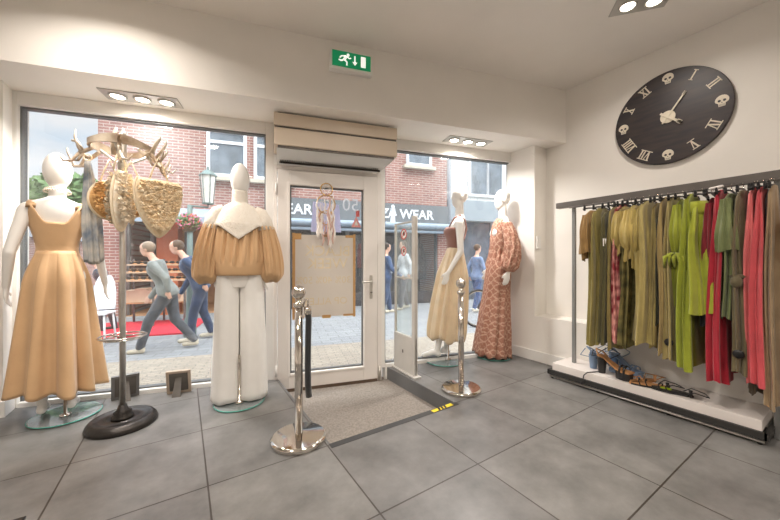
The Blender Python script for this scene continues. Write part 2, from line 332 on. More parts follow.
# white vinyl on door glass
vn = streetframe('window_sticker', 'white mirrored 50 vinyl numerals at the top right of the door glass', 'sticker')
text('lettering', '50', .17, translucent(mat('white_vinyl', (245, 245, 246), .5), .8), vn, (.78, -.0125, 1.56), (1, 0, 0), (0, 0, 1), .001, mirror=True)
ws = streetframe('warning_sticker', 'small red and white triangular sticker on the right of the door glass', 'sticker')
MB().prism([(0, 0), (.1, 0), (.05, .11)], (.7, -.013, 1.40), (1, 0, 0), (0, 0, 1), (0, .001, 0)).build('triangle', mat('pink_red', (232, 150, 146), .5), ws)
MB().prism([(.03, .02), (.07, .02), (.05, .065)], (.7, -.0142, 1.40), (1, 0, 0), (0, 0, 1), (0, .001, 0)).build('symbol', mat('white_print', (240, 235, 230), .5), ws)
MB().cbox((.765, -.0125, 1.535), (.035, .001, .06)).build('red_dot', mat('red_print', (226, 80, 76), .5), ws)
# pale blue paper sheet behind dreamcatcher
tag(MB().prism([(0, .02), (.25, 0), (.27, -.27), (-.02, -.27)], (.34, .03, 1.62), (1, 0, 0), (0, 0, 1), (0, .004, 0)).build('paper_sheet', translucent(mat('lilac_paper', (222, 220, 236), .7), .7), **SF), 'pale lilac sheet of paper stuck outside the door glass behind the ring hanging', 'paper')
# ring hanging (dreamcatcher)
dc = streetframe('dreamcatcher', 'gold and white ring hanging with tassels at the top of the door glass', 'wall hanging')
M_GOLD = mat('gold_ring', (200, 160, 96), .35, .6); M_YARN = mat('white_yarn', (238, 230, 222), .9, bump=.3); M_PINK = mat('pink_yarn', (214, 178, 166), .9, bump=.3)
def ring(mb, c, r, rt, n=32, axis='y'):
    pts = []
    for k in range(n+1):
        a = 2*pi*k/n
        pts.append((c[0]+r*math.cos(a), c[1], c[2]+r*math.sin(a)) if axis == 'y' else (c[0]+r*math.cos(a), c[1]+r*math.sin(a), c[2]))
    mb.tube(pts, rt, 6, False)
YD = -.075
for (x, z, r) in ((.455, 1.74, .055), (.45, 1.60, .085), (.455, 1.475, .065)):
    m = MB(); ring(m, (x, YD, z), r, .005); rg = m.build('ring', M_GOLD, dc, smooth=True)
    m = MB()
    for k in range(9):
        a = k*2*pi/9; b = a+2.3
        m.tube([(x+r*math.cos(a), YD, z+r*math.sin(a)), (x+r*math.cos(b), YD, z+r*math.sin(b))], .0015, 4)
    m.build('web', M_YARN, rg)
for i in range(26):
    x = .36+.19*random.random(); z1 = 1.42+.28*random.random(); L = .12+.2*random.random()
    pts = [(x+.008*math.sin(q*2+i), YD+.004*math.cos(i+q), z1-L*q/5) for q in range(6)]
    MB().tube(pts, [.003, .006, .008, .007, .009, .004], 6).build('tassel', M_PINK if i % 3 == 0 else M_YARN, dc, smooth=True)

# ------------------------------------------------------------------ air curtain above the door
ac = streetframe('air_curtain', 'cream boxy air curtain heater mounted above the glass door', 'air curtain')
M_AC = mat('cream_enamel', (222, 206, 186), .4, var=.02, vs=2); M_ACW = mat('white_enamel', (222, 222, 220), .4)
MB().box(.0, 1.075, -.30, -.035, 2.195, 2.30).build('upper_panel', M_AC, ac, bevel=.004)
MB().box(.005, 1.07, -.285, -.035, 2.175, 2.195).build('seam', M_DARKM, ac)
MB().box(.0, 1.075, -.30, -.035, 2.035, 2.178).build('lower_panel', M_AC, ac, bevel=.004)
MB().box(.03, 1.05, -.285, -.05, 2.018, 2.036).build('intake_grille', mat('grille_grey', (120, 114, 108), .5, var=.3, vs=90), ac)
m = MB(); m.add([(.02, -.27, 2.02), (1.05, -.27, 2.02), (1.05, -.03, 2.02), (.02, -.03, 2.02), (.02, -.10, 1.94), (.96, -.10, 1.94), (.96, -.03, 1.94), (.02, -.03, 1.94)],
        [(0,1,2,3),(7,6,5,4),(0,4,5,1),(1,5,6,2),(2,6,7,3),(3,7,4,0)]); m.build('sloping_hood', M_ACW, ac)
m = MB()
for k in range(46): m.cbox((.05+k*.0195, -.125, 1.958), (.004, .05, .026), 0, .9)
m.build('outlet_louvre', M_DARKM, ac)
MB().cbox((.5, -.118, 1.9535), (.92, .05, .004), 0, 1.1).build('outlet_slot', M_BLACK, ac)
struct('gap_strip', wbox(.03, 1.0, -.27, -.04, 2.30, 2.315), M_DARKM, **SF)  # dark strip filling the gap between air curtain and soffit

# ------------------------------------------------------------------ exit sign on the beam
def beamp(x): return (x, bline(x), 0)
es = thing('exit_sign', 'green and white illuminated emergency exit sign on the beam', 'exit sign', beamp(1.165), -PHI)
M_GREEN = mat('exit_green', (0, 120, 74), .4, emit=.35); M_SW = mat('sign_white', (238, 238, 230), .4, emit=.45)
MB().box(-.175, .175, -.055, 0, 2.612, 2.772).build('housing', M_TRIM, es, bevel=.006)
MB().box(-.158, .158, -.059, -.055, 2.638, 2.762).build('green_panel', M_GREEN, es)
m = MB(); o = (0, -.060, 2.64); X, Z_, D = (1, 0, 0), (0, 0, 1), (0, -.002, 0)
def seg(mb, a, b, wd):
    a, b = Vector((*a, 0)), Vector((*b, 0)); d = (b-a).normalized(); p = Vector((-d.y, d.x, 0))*wd/2
    mb.prism([(a-p)[:2], (b-p)[:2], (b+p)[:2], (a+p)[:2]], o, X, Z_, D)
mm = MB(); mm.prism([(.012*math.cos(k*pi/6)-.03, .012*math.sin(k*pi/6)+.098) for k in range(12)], o, X, Z_, D)
for a, b, wd in (((-.045, .088), (-.062, .055), .022), ((-.045, .088), (-.085, .082), .01), ((-.085, .082), (-.098, .065), .009), ((-.042, .085), (-.02, .07), .009),
                 ((-.02, .07), (-.006, .078), .008), ((-.062, .058), (-.085, .045), .013), ((-.085, .045), (-.108, .05), .011), ((-.06, .055), (-.04, .04), .012), ((-.04, .04), (-.042, .012), .011)): seg(mm, a, b, wd)
mm.build('running_man', M_SW, es)
mm = MB(); seg(mm, (.025, .1), (.025, .045), .011); mm.prism([(.004, .05), (.046, .05), (.025, .022)], o, X, Z_, D); mm.build('arrow', M_SW, es)
mm = MB(); mm.prism([(.075, .018), (.115, .018), (.115, .105), (.075, .105)], o, X, Z_, D); mm.build('door_symbol', M_SW, es)

# ------------------------------------------------------------------ downlights
M_BULB = mat('lamp_glow', (255, 244, 226), .5, emit=14); M_LHOUS = mat('satin_silver', (190, 186, 180), .4, .4)
def downlight(x, y, z, rz, L, n, label, power, vis=True, grp=None, col=(1, .92, .84)):
    e = thing('recessed_downlight', label, 'ceiling light', (x, y, z), rz, grp)
    MB().box(-L/2, L/2, -.085, .085, -.008, -.001).build('housing_plate', M_LHOUS, e, bevel=.003)
    for k in range(n):
        cx = (k-(n-1)/2)*(L-.03)/n
        rg = MB(); ring(rg, (cx, 0, -.01), .05, .009, 28, 'z'); rr = rg.build('lamp_ring', M_LHOUS, e, smooth=True)
        b = MB(); b.lathe([(.001, 0), (.038, 0), (.042, .004), (.001, .005)], (cx, 0, -.014), 24); b.build('bulb', M_BULB, rr)
    l = bpy.data.lights.new('lamp', 'AREA'); l.shape = 'DISK'; l.size = .16; l.energy = power; l.color = col; l.spread = math.radians(150)
    lo = bpy.data.objects.new('lamp_light', l); COL.objects.link(lo); lo.parent = e; lo.location = (0, 0, -.03)
downlight(-.258, 3.065, ZS, -PHI, .5, 3, 'triple recessed downlight above the left shop window', 16, col=(1, .97, .93))
downlight(2.475, 2.325, ZS, -PHI, .5, 3, 'triple recessed downlight above the right shop window', 13, col=(1, .97, .93))
downlight(2.665, .90, ZC, math.radians(-50), .34, 2, 'recessed downlight in the main ceiling near the clock', ROOM_LIGHTS[0][2])
for (x, y, W_) in ROOM_LIGHTS[1:]:
    downlight(x, y, ZC, 0, .34, 2, 'unseen recessed downlight in the main ceiling over the sales floor', W_, grp='unseen downlights of the main ceiling')

# ------------------------------------------------------------------ thermostat + small things
th = tag(MB().box(3.19, 3.26, 1.998, 2.02, 1.205, 1.335).build('wall_switch', M_TRIM, bevel=.004), 'small white switch panel on the pilaster edge right of the rust lace dress', 'switch')
# ------------------------------------------------------------------ clock
CKY, CKZ = .95, 2.262
ck = thing('wall_clock', 'large round dark wooden clock with skulls and roman numerals', 'clock', (XR, CKY, CKZ), -pi/2)
# local: x -> -world y (to the right as seen), y -> +world x (into wall)
M_CLK = mat('dark_stained_wood', (62, 52, 50), .45, col2=(44, 40, 44), vs=5, stretch=(1, 1, 6)); M_BONE = mat('bone_inlay', (222, 212, 192), .5, var=.05)
n_ = 72
m = MB(); m.prism([(.38*math.cos(2*pi*k/n_), .38*math.sin(2*pi*k/n_)) for k in range(n_)], (0, 0, 0), (1, 0, 0), (0, 0, 1), (0, -.03, 0)); m.build('dial', M_CLK, ck, bevel=.004)
def cseg(mb, a, b, wd, d=-.0305, th=-.002):
    a, b = Vector(a), Vector(b); v = (b-a).normalized(); p = Vector((-v.y, v.x))*wd/2
    p = p*1.25; mb.prism([a-p, b-p, b+p, a+p], (0, d, 0), (1, 0, 0), (0, 0, 1), (0, th, 0))
num = {1: 'I', 2: 'II', 4: 'IV', 5: 'V', 7: 'VII', 8: 'VIII', 10: 'X', 11: 'XI'}
for h_ in range(1, 13):
    a = pi/2-h_*pi/6; cc = Vector((.315*math.cos(a), .315*math.sin(a)))
    ur = Vector((math.cos(a), math.sin(a))); ut = Vector((ur.y, -ur.x)); m = MB()
    def LP(x, y): return cc+ut*x+ur*y
    if h_ in num:
        s = num[h_]; wd = {'I': .02, 'V': .042, 'X': .042}; tot = sum(wd[c_] for c_ in s); x = -tot/2
        for c_ in s:
            w_ = wd[c_]; 
            if c_ == 'I': cseg(m, LP(x+w_/2, -.036), LP(x+w_/2, .036), .008)
            if c_ == 'V': cseg(m, LP(x+.006, .036), LP(x+w_/2, -.036), .009); cseg(m, LP(x+w_-.006, .036), LP(x+w_/2, -.036), .005)
            if c_ == 'X': cseg(m, LP(x+.006, .036), LP(x+w_-.006, -.036), .009); cseg(m, LP(x+w_-.006, .036), LP(x+.006, -.036), .005)
            x += w_
        cseg(m, LP(-tot/2-.004, .036), LP(tot/2+.004, .036), .005); cseg(m, LP(-tot/2-.004, -.036), LP(tot/2+.004, -.036), .005)
        m.build('numeral', M_BONE, ck)
    else:
        c0 = cc
        pts = [(.038*math.cos(t), .038*math.sin(t)+.008) for t in [k*pi/10-.25*pi/2 for k in range(0, 13)]]
        pts += [(-.02, -.016), (-.018, -.038), (.018, -.038), (.02, -.016)]
        m.prism([c0+Vector(p) for p in pts], (0, -.0305, 0), (1, 0, 0), (0, 0, 1), (0, -.002, 0)); sk = m.build('skull', M_BONE, ck)
        m = MB()
        for sx in (-.014, .014): m.prism([c0+Vector((sx+.009*math.cos(k*pi/5), .004+.009*math.sin(k*pi/5))) for k in range(10)], (0, -.0335, 0), (1, 0, 0), (0, 0, 1), (0, -.001, 0))
        m.prism([c0+Vector(p) for p in ((-.004, -.014), (.004, -.014), (0, -.005))], (0, -.0335, 0), (1, 0, 0), (0, 0, 1), (0, -.001, 0))
        for k in range(5): cseg(m, c0+Vector((-.012+k*.006, -.022)), c0+Vector((-.012+k*.006, -.034)), .0015, -.0335, -.001)
        m.build('eye_socket', M_CLK, sk)
m = MB(); m.prism([(.05*math.cos(2*pi*k/32), .05*math.sin(2*pi*k/32)) for k in range(32)], (0, -.031, 0), (1, 0, 0), (0, 0, 1), (0, -.006, 0)); m.build('centre_boss', M_BONE, ck, bevel=.002)
def hand(nm, a, L, wd, d):
    m = MB(); v = Vector((math.sin(a), math.cos(a))); cseg(m, v*-.06, v*L, wd, d, -.003); cseg(m, v*(L-.03), v*L, wd*1.6, d, -.003); m.build(nm, M_BONE, ck)
hand('minute_hand', math.radians(35), .2, .009, -.040); hand('hour_hand', math.radians(131), .115, .014, -.044)

# ------------------------------------------------------------------ figures
TORSO = [(.86, .15, .10, 0), (.93, .168, .115, -.005), (1.0, .155, .105, 0), (1.08, .112, .082, .005), (1.15, .099, .074, .008), (1.22, .112, .084, .01), (1.31, .14, .10, .018),
         (1.38, .152, .098, .01), (1.43, .155, .08, -.005), (1.47, .11, .062, -.012), (1.50, .06, .05, -.01)]
def tor(z):
    for a, b in zip(TORSO, TORSO[1:]):
        if a[0] <= z <= b[0]:
            q = (z-a[0])/(b[0]-a[0]); return [a[i]+(b[i]-a[i])*q for i in (1, 2, 3)]
    return list(TORSO[0][1:] if z < TORSO[0][0] else TORSO[-1][1:])
def cap(mb, a, b, ra, rb, n=14):
    a, b = Vector(a), Vector(b); d = b-a; L = d.length; d.normalize(); path = []; rad = []
    for k in range(4): t = pi/2*(k/4); path.append(a-d*ra*math.cos(t)); rad.append(max(ra*math.sin(t), ra*.05))
    path.append(a); rad.append(ra); path.append(b); rad.append(rb)
    for k in range(1, 5): t = pi/2*(k/4); path.append(b+d*rb*math.sin(t)); rad.append(max(rb*math.cos(t), rb*.05))
    mb.tube(path, rad, n)
def limb(mb, pts, rs):
    for i in range(len(pts)-1): cap(mb, pts[i], pts[i+1], rs[i], rs[i+1])
def handm(mb, wr, d, side, palm=(0, 0, 0)):
    """wrist, direction of the fingers, thumb side vector"""
    wr, d = Vector(wr), Vector(d).normalized(); s = Vector(side); s = (s-d*s.dot(d)).normalized(); nn = d.cross(s)
    for q in (-.022, 0, .022): cap(mb, wr, wr+d*.075+s*q, .017, .0125, 8)
    for i, L in enumerate((.066, .075, .07, .055)):
        b = wr+d*.08+s*(.027-.018*i); m_ = b+d*L*.5+nn*.006; e = m_+d*L*.42+nn*.02
        cap(mb, b-d*.02, m_, .009, .008, 6); cap(mb, m_, e, .008, .006, 6)
    b = wr+d*.02+s*.02; m_ = b+d*.035+s*.028; e = m_+d*.032+s*.006+nn*.012
    cap(mb, b, m_, .012, .009, 6); cap(mb, m_, e, .009, .007, 6)
def torso_rings(mb, grow=0, z0=.86, z1=1.5, n=28, lean=(0, 0)):
    rs = []
    k = int((z1-z0)/.03)+1
    for i in range(k+1):
        z = z0+(z1-z0)*i/k; a, b, cy = tor(z)
        rs.append([((a+grow)*math.cos(2*pi*j/n), cy+(b+grow)*math.sin(2*pi*j/n), z) for j in range(n)])
    mb.loft(rs)
def head(mb, c=(0, .015, 1.695), tilt=0, turn=0, face=False):
    R = Matrix.Rotation(turn, 3, 'Z') @ Matrix.Rotation(tilt, 3, 'X'); c = Vector(c)
    mb.ell(c+R @ Vector((0, 0, .02)), (.074, .094, .092), 20, 12, R); mb.ell(c+R @ Vector((0, .022, -.045)), (.054, .066, .078), 18, 12, R)
    mb.ell(c+R @ Vector((0, .085, -.02)), (.011, .02, .024), 8, 6, R)
    for sx in (-1, 1): mb.ell(c+R @ Vector((sx*.073, -.005, -.012)), (.01, .02, .03), 8, 6, R)
    mb.ell(c+R @ Vector((0, .078, -.068)), (.024, .012, .01), 8, 6, R)
def pose(o, k, lean=(0, 0), slim=.9, z=.02):
    dx = lean[2] if len(lean) > 2 else 0
    o.scale = (k*slim, k*slim, k); o.rotation_euler = (lean[0], lean[1], 0); o.location = (dx, 0, z)
def mannequin(name_label, x, y, rz, H, arms, legs=None, turn=0, egg=False, base_r=.22, lean=(0, 0), slim=.9):
    e = thing('mannequin', name_label, 'mannequin', (x, y, 0), rz, None)
    body = MB(); torso_rings(body); 
    s = H
    if egg: body.ell((0, .012, 1.69), (.078, .092, .128), 22, 14, Matrix.Rotation(turn, 3, 'Z'))
    else: head(body, turn=turn)
    cap(body, (0, -.01, 1.44), (0, .008, 1.62), .055, .045)
    body.ell((.065, .07, 1.32), (.055, .05, .055), 14, 10); body.ell((-.065, .07, 1.32), (.055, .05, .055), 14, 10)
    for sx in (-1, 1): cap(body, (sx*.06, -.01, 1.45), (sx*.155, -.01, 1.41), .045, .047)
    for sx, (el, wr, hd) in zip((-1, 1), arms):
        limb(body, [(sx*.165, -.01, 1.40), el, wr], [.044, .034, .023]); handm(body, wr, hd, (0, 1, 0) if abs(hd[2]) > .5 else (-sx, 0, .3))
    lg = legs or [((-.085, .01, .5), (-.08, -.01, .1)), ((.085, .01, .5), (.08, -.01, .1))]
    for sx, (kn, an) in zip((-1, 1), lg):
        limb(body, [(sx*.082, 0, .88), kn], [.088, .056]); mid = (Vector(kn)*.6+Vector(an)*.4)+Vector((0, -.018, 0))
        limb(body, [kn, mid, an], [.052, .05, .031])
        a = Vector(an); toe = Vector((a.x*1.05, a.y+.15, .03))
        cap(body, a+Vector((0, -.02, -.045 if a.z > .08 else 0)), a+Vector((0, .03, -.03)), .03, .032); cap(body, a+Vector((0, .03, -.03)), toe, .032, .022); cap(body, a+Vector((.0, .05, -.035)), toe+Vector((.012, -.02, 0)), .03, .022)
    b = body.build('body', M_MANN, e, voxel=.0075, smooth=True, sm_it=5)
    k = H/1.815; pose(b, k, lean, slim)
    m = MB(); m.lathe([(.001, 0), (base_r, 0), (base_r+.002, .004), (base_r, .008), (.001, .008)], (0, -.02, .004), 64); gb = m.build('glass_base', M_BASEG, e)
    m = MB(); m.lathe([(base_r+.0025, .0), (base_r+.005, .004), (base_r+.0025, .008), (base_r+.001, .004), (base_r+.0025, .0)], (0, -.02, .004), 64); m.build('base_rim', M_EDGEG, gb, smooth=True)
    m = MB(); m.lathe([(.03, 0), (.03, .015), (.01, .02), (.01, .3), (.008, .36), (.001, .361)], (.0, -.06, .012), 16); m.build('support_rod', M_CHROME, e, smooth=True)
    return e, k

def fold_loft(fn, n=96, m=26, cap=False):
    """fn(theta, q) -> point, q in 0..1 top to bottom"""
    mb = MB(); mb.loft([[fn(2*pi*j/n, i/m) for j in range(n)] for i in range(m+1)], cap); return mb

LN1, LN2, LN3, LN4 = (0, 0, -.045), (0, 0), (math.radians(6.5), 0), (math.radians(4.5), 0)
# --- mannequin 1: camel dress, seen from behind
e1, k1 = mannequin('white mannequin in camel sleeveless flared dress with pearls near left wall', -.682, 3.10, math.radians(6), 1.80,
    [((-.235, -.045, 1.12), (-.265, .03, .90), (-.05, .25, -1)), ((.235, -.03, 1.12), (.27, .07, .90), (.05, .3, -1))], turn=math.radians(-38), egg=True, base_r=.185, lean=LN1, slim=.9)
def dress_bod(th, q, g=.012):
    c_, s_ = math.cos(th), math.sin(th); ac_ = abs(c_)
    mid = 1.325 if s_ < 0 else 1.36
    if ac_ < .25: top = mid
    elif ac_ < .8: top = mid+(1.437-mid)*(.5-.5*math.cos((ac_-.25)/.55*pi))**1.4
    elif ac_ < .96: top = 1.437
    else: top = 1.437-.07*min(1, (ac_-.96)/.03)
    z = top+(1.08-top)*q; a, b, cy = tor(z); bust = .035*math.exp(-((z-1.32)/.06)**2)*max(0, s_)
    return ((a+g)*c_, cy+(b+g+bust)*s_, z)
def bodice(m_, parent, k, lean=(0, 0), fn=dress_bod, straps=.02, sx=.105, sback=-.04, low=1.34):
    mb = fold_loft(fn, 72, 14)
    for sd in (-1, 1):
        pts = [(sd*.128, -.06, 1.42), (sd*.126, -.05, 1.448), (sd*.122, -.01, 1.467), (sd*.12, .03, 1.448), (sd*.12, .045, 1.42)]
        rings = []
        for i, p in enumerate(pts):
            w_ = straps; rings.append([(p[0]-w_, p[1]-.004, p[2]-.003), (p[0]+w_, p[1]-.004, p[2]-.003), (p[0]+w_, p[1]+.004, p[2]+.006), (p[0]-w_, p[1]+.004, p[2]+.006)])
        mb.loft(rings)
    o = mb.build('bodice', m_, parent, smooth=True, solid=.004); pose(o, k, lean, .92); return o
bodice(M_CAMEL, e1, k1, LN1, straps=.024)
def skirt1(th, q):
    z = 1.13-q*(.95+.03*math.cos(th+.3)+.012*math.sin(9*th)); fl = q**1.15
    A = .062*q**.8; w1 = math.sin(9*th+.7+.5*math.sin(2*th)); fo = A*1.1*(.6*math.copysign(abs(w1)**.6, w1)+.35*math.sin(5*th+1.3))-A*.5*(1-abs(math.sin(4.5*th+.35)))**3
    hip = .05*math.sin(min(1, q*4)*pi/2)
    a = .112+hip+.075*fl; b = .086+hip+.085*fl
    return ((a+fo)*math.cos(th), .0+(b+fo)*math.sin(th), z)
sk = fold_loft(skirt1, 240, 40).build('skirt', M_CAMEL, e1, smooth=True, solid=.004); pose(sk, k1, LN1, .9)
m = MB()
for r_, z_, cnt in ((.062, 1.575, 30), (.07, 1.562, 32)):
    for k in range(cnt):
        a = 2*pi*k/cnt; m.ell((r_*math.cos(a), -.004+r_*math.sin(a)*.95, z_-.008*math.sin(a)), (.0065,)*3, 8, 6)
nk = m.build('necklace', M_PEARL, e1, smooth=True, label='two strand pearl necklace'); pose(nk, k1, LN1, .95, -.0)

# --- mannequin 2: lace blouse with gathered camel hem, white trousers
e2, k2 = mannequin('white mannequin in cream lace blouse with puffed camel hem and white trousers', .365, 2.665, math.radians(-12), 1.80,
    [((-.215, -.03, 1.14), (-.2, .05, .95), (0, .5, -1)), ((.215, -.03, 1.14), (.2, .05, .95), (0, .5, -1))], egg=True, base_r=.172, lean=LN2, slim=.88)
def lace2(th, q):
    c_, s_ = math.cos(th), math.sin(th)
    back = max(0, -s_); zb = 1.32-.10*max(0, 1-abs(c_)*1.5)*(1 if s_ < 0 else .6)
    z = 1.60+(zb-1.60)*q
    if z > 1.5: a, b = .056+.012*max(0, (1.53-z)/.03), .058; a = .058+(1.60-z)*.05; b = a; cy = 0
    else:
        qq = min(1, (1.5-z)/.16); a = .063+.155*qq**.55; b = .062+.075*qq**.7; cy = -.005
    if q > .9: a += .004; b += .004
    return (a*c_, cy+b*s_, z)
fs = [fold_loft(lace2, 96, 30)]
for sd in (-1, 1):
    P_ = [(sd*.12, -.01, 1.45), (sd*.165, -.01, 1.425), (sd*.19, -.012, 1.37), (sd*.2, -.015, 1.30)]
    fs[0].tube(P_, [.04, .054, .066, .078], 28)
o = fs[0].build('lace_yoke', M_LACE, e2, smooth=True, solid=.004, label='cream lace yoke with stand collar'); pose(o, k2, LN2, .9, .02)
def puff2(th, q):
    c_, s_ = math.cos(th), math.sin(th)
    zt = 1.33-.10*max(0, 1-abs(c_)*1.5)*(1 if s_ < 0 else .6)
    z = zt+(.955-zt)*min(1, q*1.12)
    bul = (.3+.7*q)*math.sin(min(1, q)*pi*.86)**.8
    w1 = math.sin(19*th+math.sin(3*th)*2+1.5*q); fo = (.013*math.copysign(abs(w1)**.6, w1)+.006*math.sin(37*th+4*q))*math.sin(min(1, q*1.3+.12)*pi)**.4
    a = .185+.055*bul-.03*q; b = .125+.07*bul-.02*q
    if q > .9: a -= (q-.9)*.6; b -= (q-.9)*.6; z += (q-.9)*.1
    return ((a+fo)*c_, (b+fo)*s_, z)
o = fold_loft(puff2, 220, 28).build('gathered_peplum', M_CAMEL, e2, smooth=True, solid=.003, label='camel gathered balloon hem'); pose(o, k2, LN2, .9, .02)
for sd in (-1, 1):
    def slv(th, q):
        c_ = Vector((sd*(.198+.055*math.sin(q*pi*.55)), -.015+.02*q, 1.33-.43*min(1, q*1.05)))
        r = .076+.034*math.sin(min(1, q*1.05)*pi*.62)
        if q > .85: r *= 1-(q-.85)*4.2
        w1 = math.sin(13*th+sd+2*q); fo = (.009*math.copysign(abs(w1)**.6, w1)+.005*math.sin(23*th+2+3*q))*math.sin(min(1, q+.15)*pi)**.4
        return c_+Vector(((r+fo)*math.cos(th)*.92, (r+fo)*math.sin(th), .012*math.sin(th*3)*q))
    o = fold_loft(slv, 140, 24, True).build('balloon_sleeve', M_CAMEL, e2, smooth=True); pose(o, k2, LN2, .9, .02)
tr = MB()
tr.loft([[((.118+.055*min(1, q*2.5)-.1*max(0, q-.6)/.4)*math.cos(t), (.09+.022*min(1, q*2.5)-.07*max(0, q-.6)/.4)*math.sin(t), 1.1-.215*q) for t in [2*pi*j/60 for j in range(60)]] for q in [i/12 for i in range(13)]])
for sd in (-1, 1):
    tr.loft([[(sd*(.088+.02*q)+(.091+.012*q**.7+.006*q*math.sin(5*t+sd)+.004*math.sin(9*t))*math.cos(t)*(1+.06*q), .0+(.105-.0*q+.006*q*math.sin(6*t))*math.sin(t), 1.02-q*1.0) for t in [2*pi*j/60 for j in range(60)]] for q in [i/24 for i in range(25)]])
o = tr.build('wide_trousers', M_WTRO, e2, smooth=True, label='white wide leg trousers'); pose(o, k2, LN2, .9, .008)

# --- mannequin 3: mauve top + champagne bubble skirt
e3, k3 = mannequin('white mannequin in mauve strappy top and champagne bubble skirt behind steel post', 2.33, 2.55, math.radians(46), 1.865,
    [((-.2, -.06, 1.13), (-.215, .04, .92), (0, .3, -1)), ((.21, -.05, 1.13), (.23, .05, .92), (0, .3, -1))], turn=math.radians(18), base_r=.2, lean=LN3,
    legs=[((-.085, .06, .5), (-.075, .07, .11)), ((.085, .0, .5), (.075, -.03, .11))])
def bod3(th, q):
    c_, s_ = math.cos(th), math.sin(th); top = 1.36 if s_ > -.1 else 1.36-.22*max(0, (-s_-.1)/.9)**.6
    z = top+(1.08-top)*q; a, b, cy = tor(z); bust = .03*math.exp(-((z-1.32)/.06)**2)*max(0, s_)
    return ((a+.008)*c_, cy+(b+.008+bust)*s_, z)
mb = fold_loft(bod3, 72, 14)
for sd in (-1, 1): mb.tube([(sd*.13, -.03, 1.33), (sd*.12, -.085, 1.2+.05), (sd*.1, -.1, 1.36), (sd*.095, -.07, 1.45), (sd*.09, -.01, 1.492), (sd*.092, .05, 1.46), (sd*.1, .1, 1.35)], .008, 8)
o = mb.build('camisole_top', M_MAUVE, e3, smooth=True, solid=.003, label='mauve camisole top with thin straps'); pose(o, k3, LN3, .9, .02)
def skirt3(th, q):
    zz = [(0, 1.16, .118, .088), (.06, 1.12, .13, .1), (.3, .9, .185, .165), (.6, .6, .215, .2), (.85, .32, .225, .215), (.93, .24, .215, .205), (.97, .215, .18, .17), (1, .235, .14, .13)]
    for a_, b_ in zip(zz, zz[1:]):
        if a_[0] <= q <= b_[0]:
            t = (q-a_[0])/(b_[0]-a_[0]); z, a, b = [a_[i]+(b_[i]-a_[i])*t for i in (1, 2, 3)]; break
    A = .014*min(1, q*3); fo = A*(math.sin(11*th+1.2*math.sin(2*th)+q)+.6*math.sin(19*th+2))
    return ((a+fo)*math.cos(th), (b+fo)*math.sin(th), z+.025*math.sin(5*th)*q)
o = fold_loft(skirt3, 180, 44).build('bubble_skirt', M_CHAMP, e3, smooth=True, solid=.003, label='champagne gathered bubble skirt'); pose(o, k3, LN3, .9, .02)

# --- mannequin 4: rust lace gown
e4, k4 = mannequin('white mannequin in long rust lace dress with balloon sleeves by pilaster', 2.90, 2.37, math.radians(52), 1.865,
    [((-.22, -.10, 1.14), (-.235, -.06, .92), (0, .2, -1)), ((.23, -.05, 1.14), (.235, .06, .93), (0, .4, -1))], turn=math.radians(8), base_r=.19, lean=LN4)
def gown(th, q):
    zz = [(0, 1.49, .07, .062), (.04, 1.455, .15, .085), (.1, 1.40, .165, .11), (.2, 1.27, .155, .12), (.3, 1.12, .145, .115), (.42, .97, .18, .135), (.6, .65, .17, .15), (.8, .35, .19, .18), (1, .02, .225, .21)]
    for a_, b_ in zip(zz, zz[1:]):
        if a_[0] <= q <= b_[0]:
            t = (q-a_[0])/(b_[0]-a_[0]); z, a, b = [a_[i]+(b_[i]-a_[i])*t for i in (1, 2, 3)]; break
    A = .016*max(0, q-.35)/.65; fo = A*(math.sin(9*th+1)+.5*math.sin(15*th))+.003*math.sin(40*th+30*q)
    if .26 < q < .4: fo += .01*math.sin(14*th+20*q)
    return ((a+fo)*math.cos(th), (b+fo)*math.sin(th), z+.012*math.sin(13*th)*(q > .97))
o = fold_loft(gown, 160, 50).build('lace_gown', M_RUST, e4, smooth=True, solid=.003, label='rust lace floor length gown'); pose(o, k4, LN4, .9, .015)
for sd in (-1, 1):
    def slv4(th, q):
        P0, P1, P2 = Vector((sd*.16, -.01, 1.43)), Vector((sd*.255, -.13 if sd < 0 else -.06, 1.14)), Vector((sd*.24, -.065 if sd < 0 else .045, .92))
        c_ = P0*(1-q)**2+P1*2*q*(1-q)+P2*q*q; r = .056+.03*math.sin(q*pi*.85)
        if q > .9: r *= 1-(q-.9)*4
        fo = .007*math.sin(9*th+12*q)+.004*math.sin(17*th)
        return c_+Vector(((r+fo)*math.cos(th), (r+fo)*math.sin(th), 0))
    o = fold_loft(slv4, 80, 30, True).build('balloon_sleeve', M_RUST, e4, smooth=True); pose(o, k4, LN4, .9, .02)

# ------------------------------------------------------------------ antler coat stand
TX, TY = -.333, 2.715
ts = thing('coat_stand', 'tall metal coat stand with antler hooks on a black round base', 'coat stand', (TX, TY, 0))
m = MB(); m.lathe([(.001, 0), (.185, 0), (.191, .012), (.185, .03), (.168, .05), (.15, .055), (.142, .045), (.06, .04), (.055, .055), (.001, .055)], (0, 0, 0), 56); m.build('base', M_IRON, ts, smooth=True)
m = MB(); m.lathe([(.06, .04), (.06, .06), (.045, .07), (.05, .085), (.03, .1), (.022, .13), (.001, .13)], (0, 0, 0), 32); m.build('base_collar', M_IRON, ts, smooth=True)
MB().tube([(0, 0, .1), (0, 0, 1.9)], .0165, 18).build('pole', M_BRUSH, ts, smooth=True)
m = MB(); ring(m, (0, 0, .565), .10, .005, 40, 'z'); ring(m, (0, 0, .58), .125, .006, 40, 'z')
for a in (0.3, 2.4, 4.5): m.tube([(0, 0, .575), (.12*math.cos(a), .12*math.sin(a), .58)], .004, 6)
m.build('umbrella_ring', M_CHROME, ts, smooth=True)
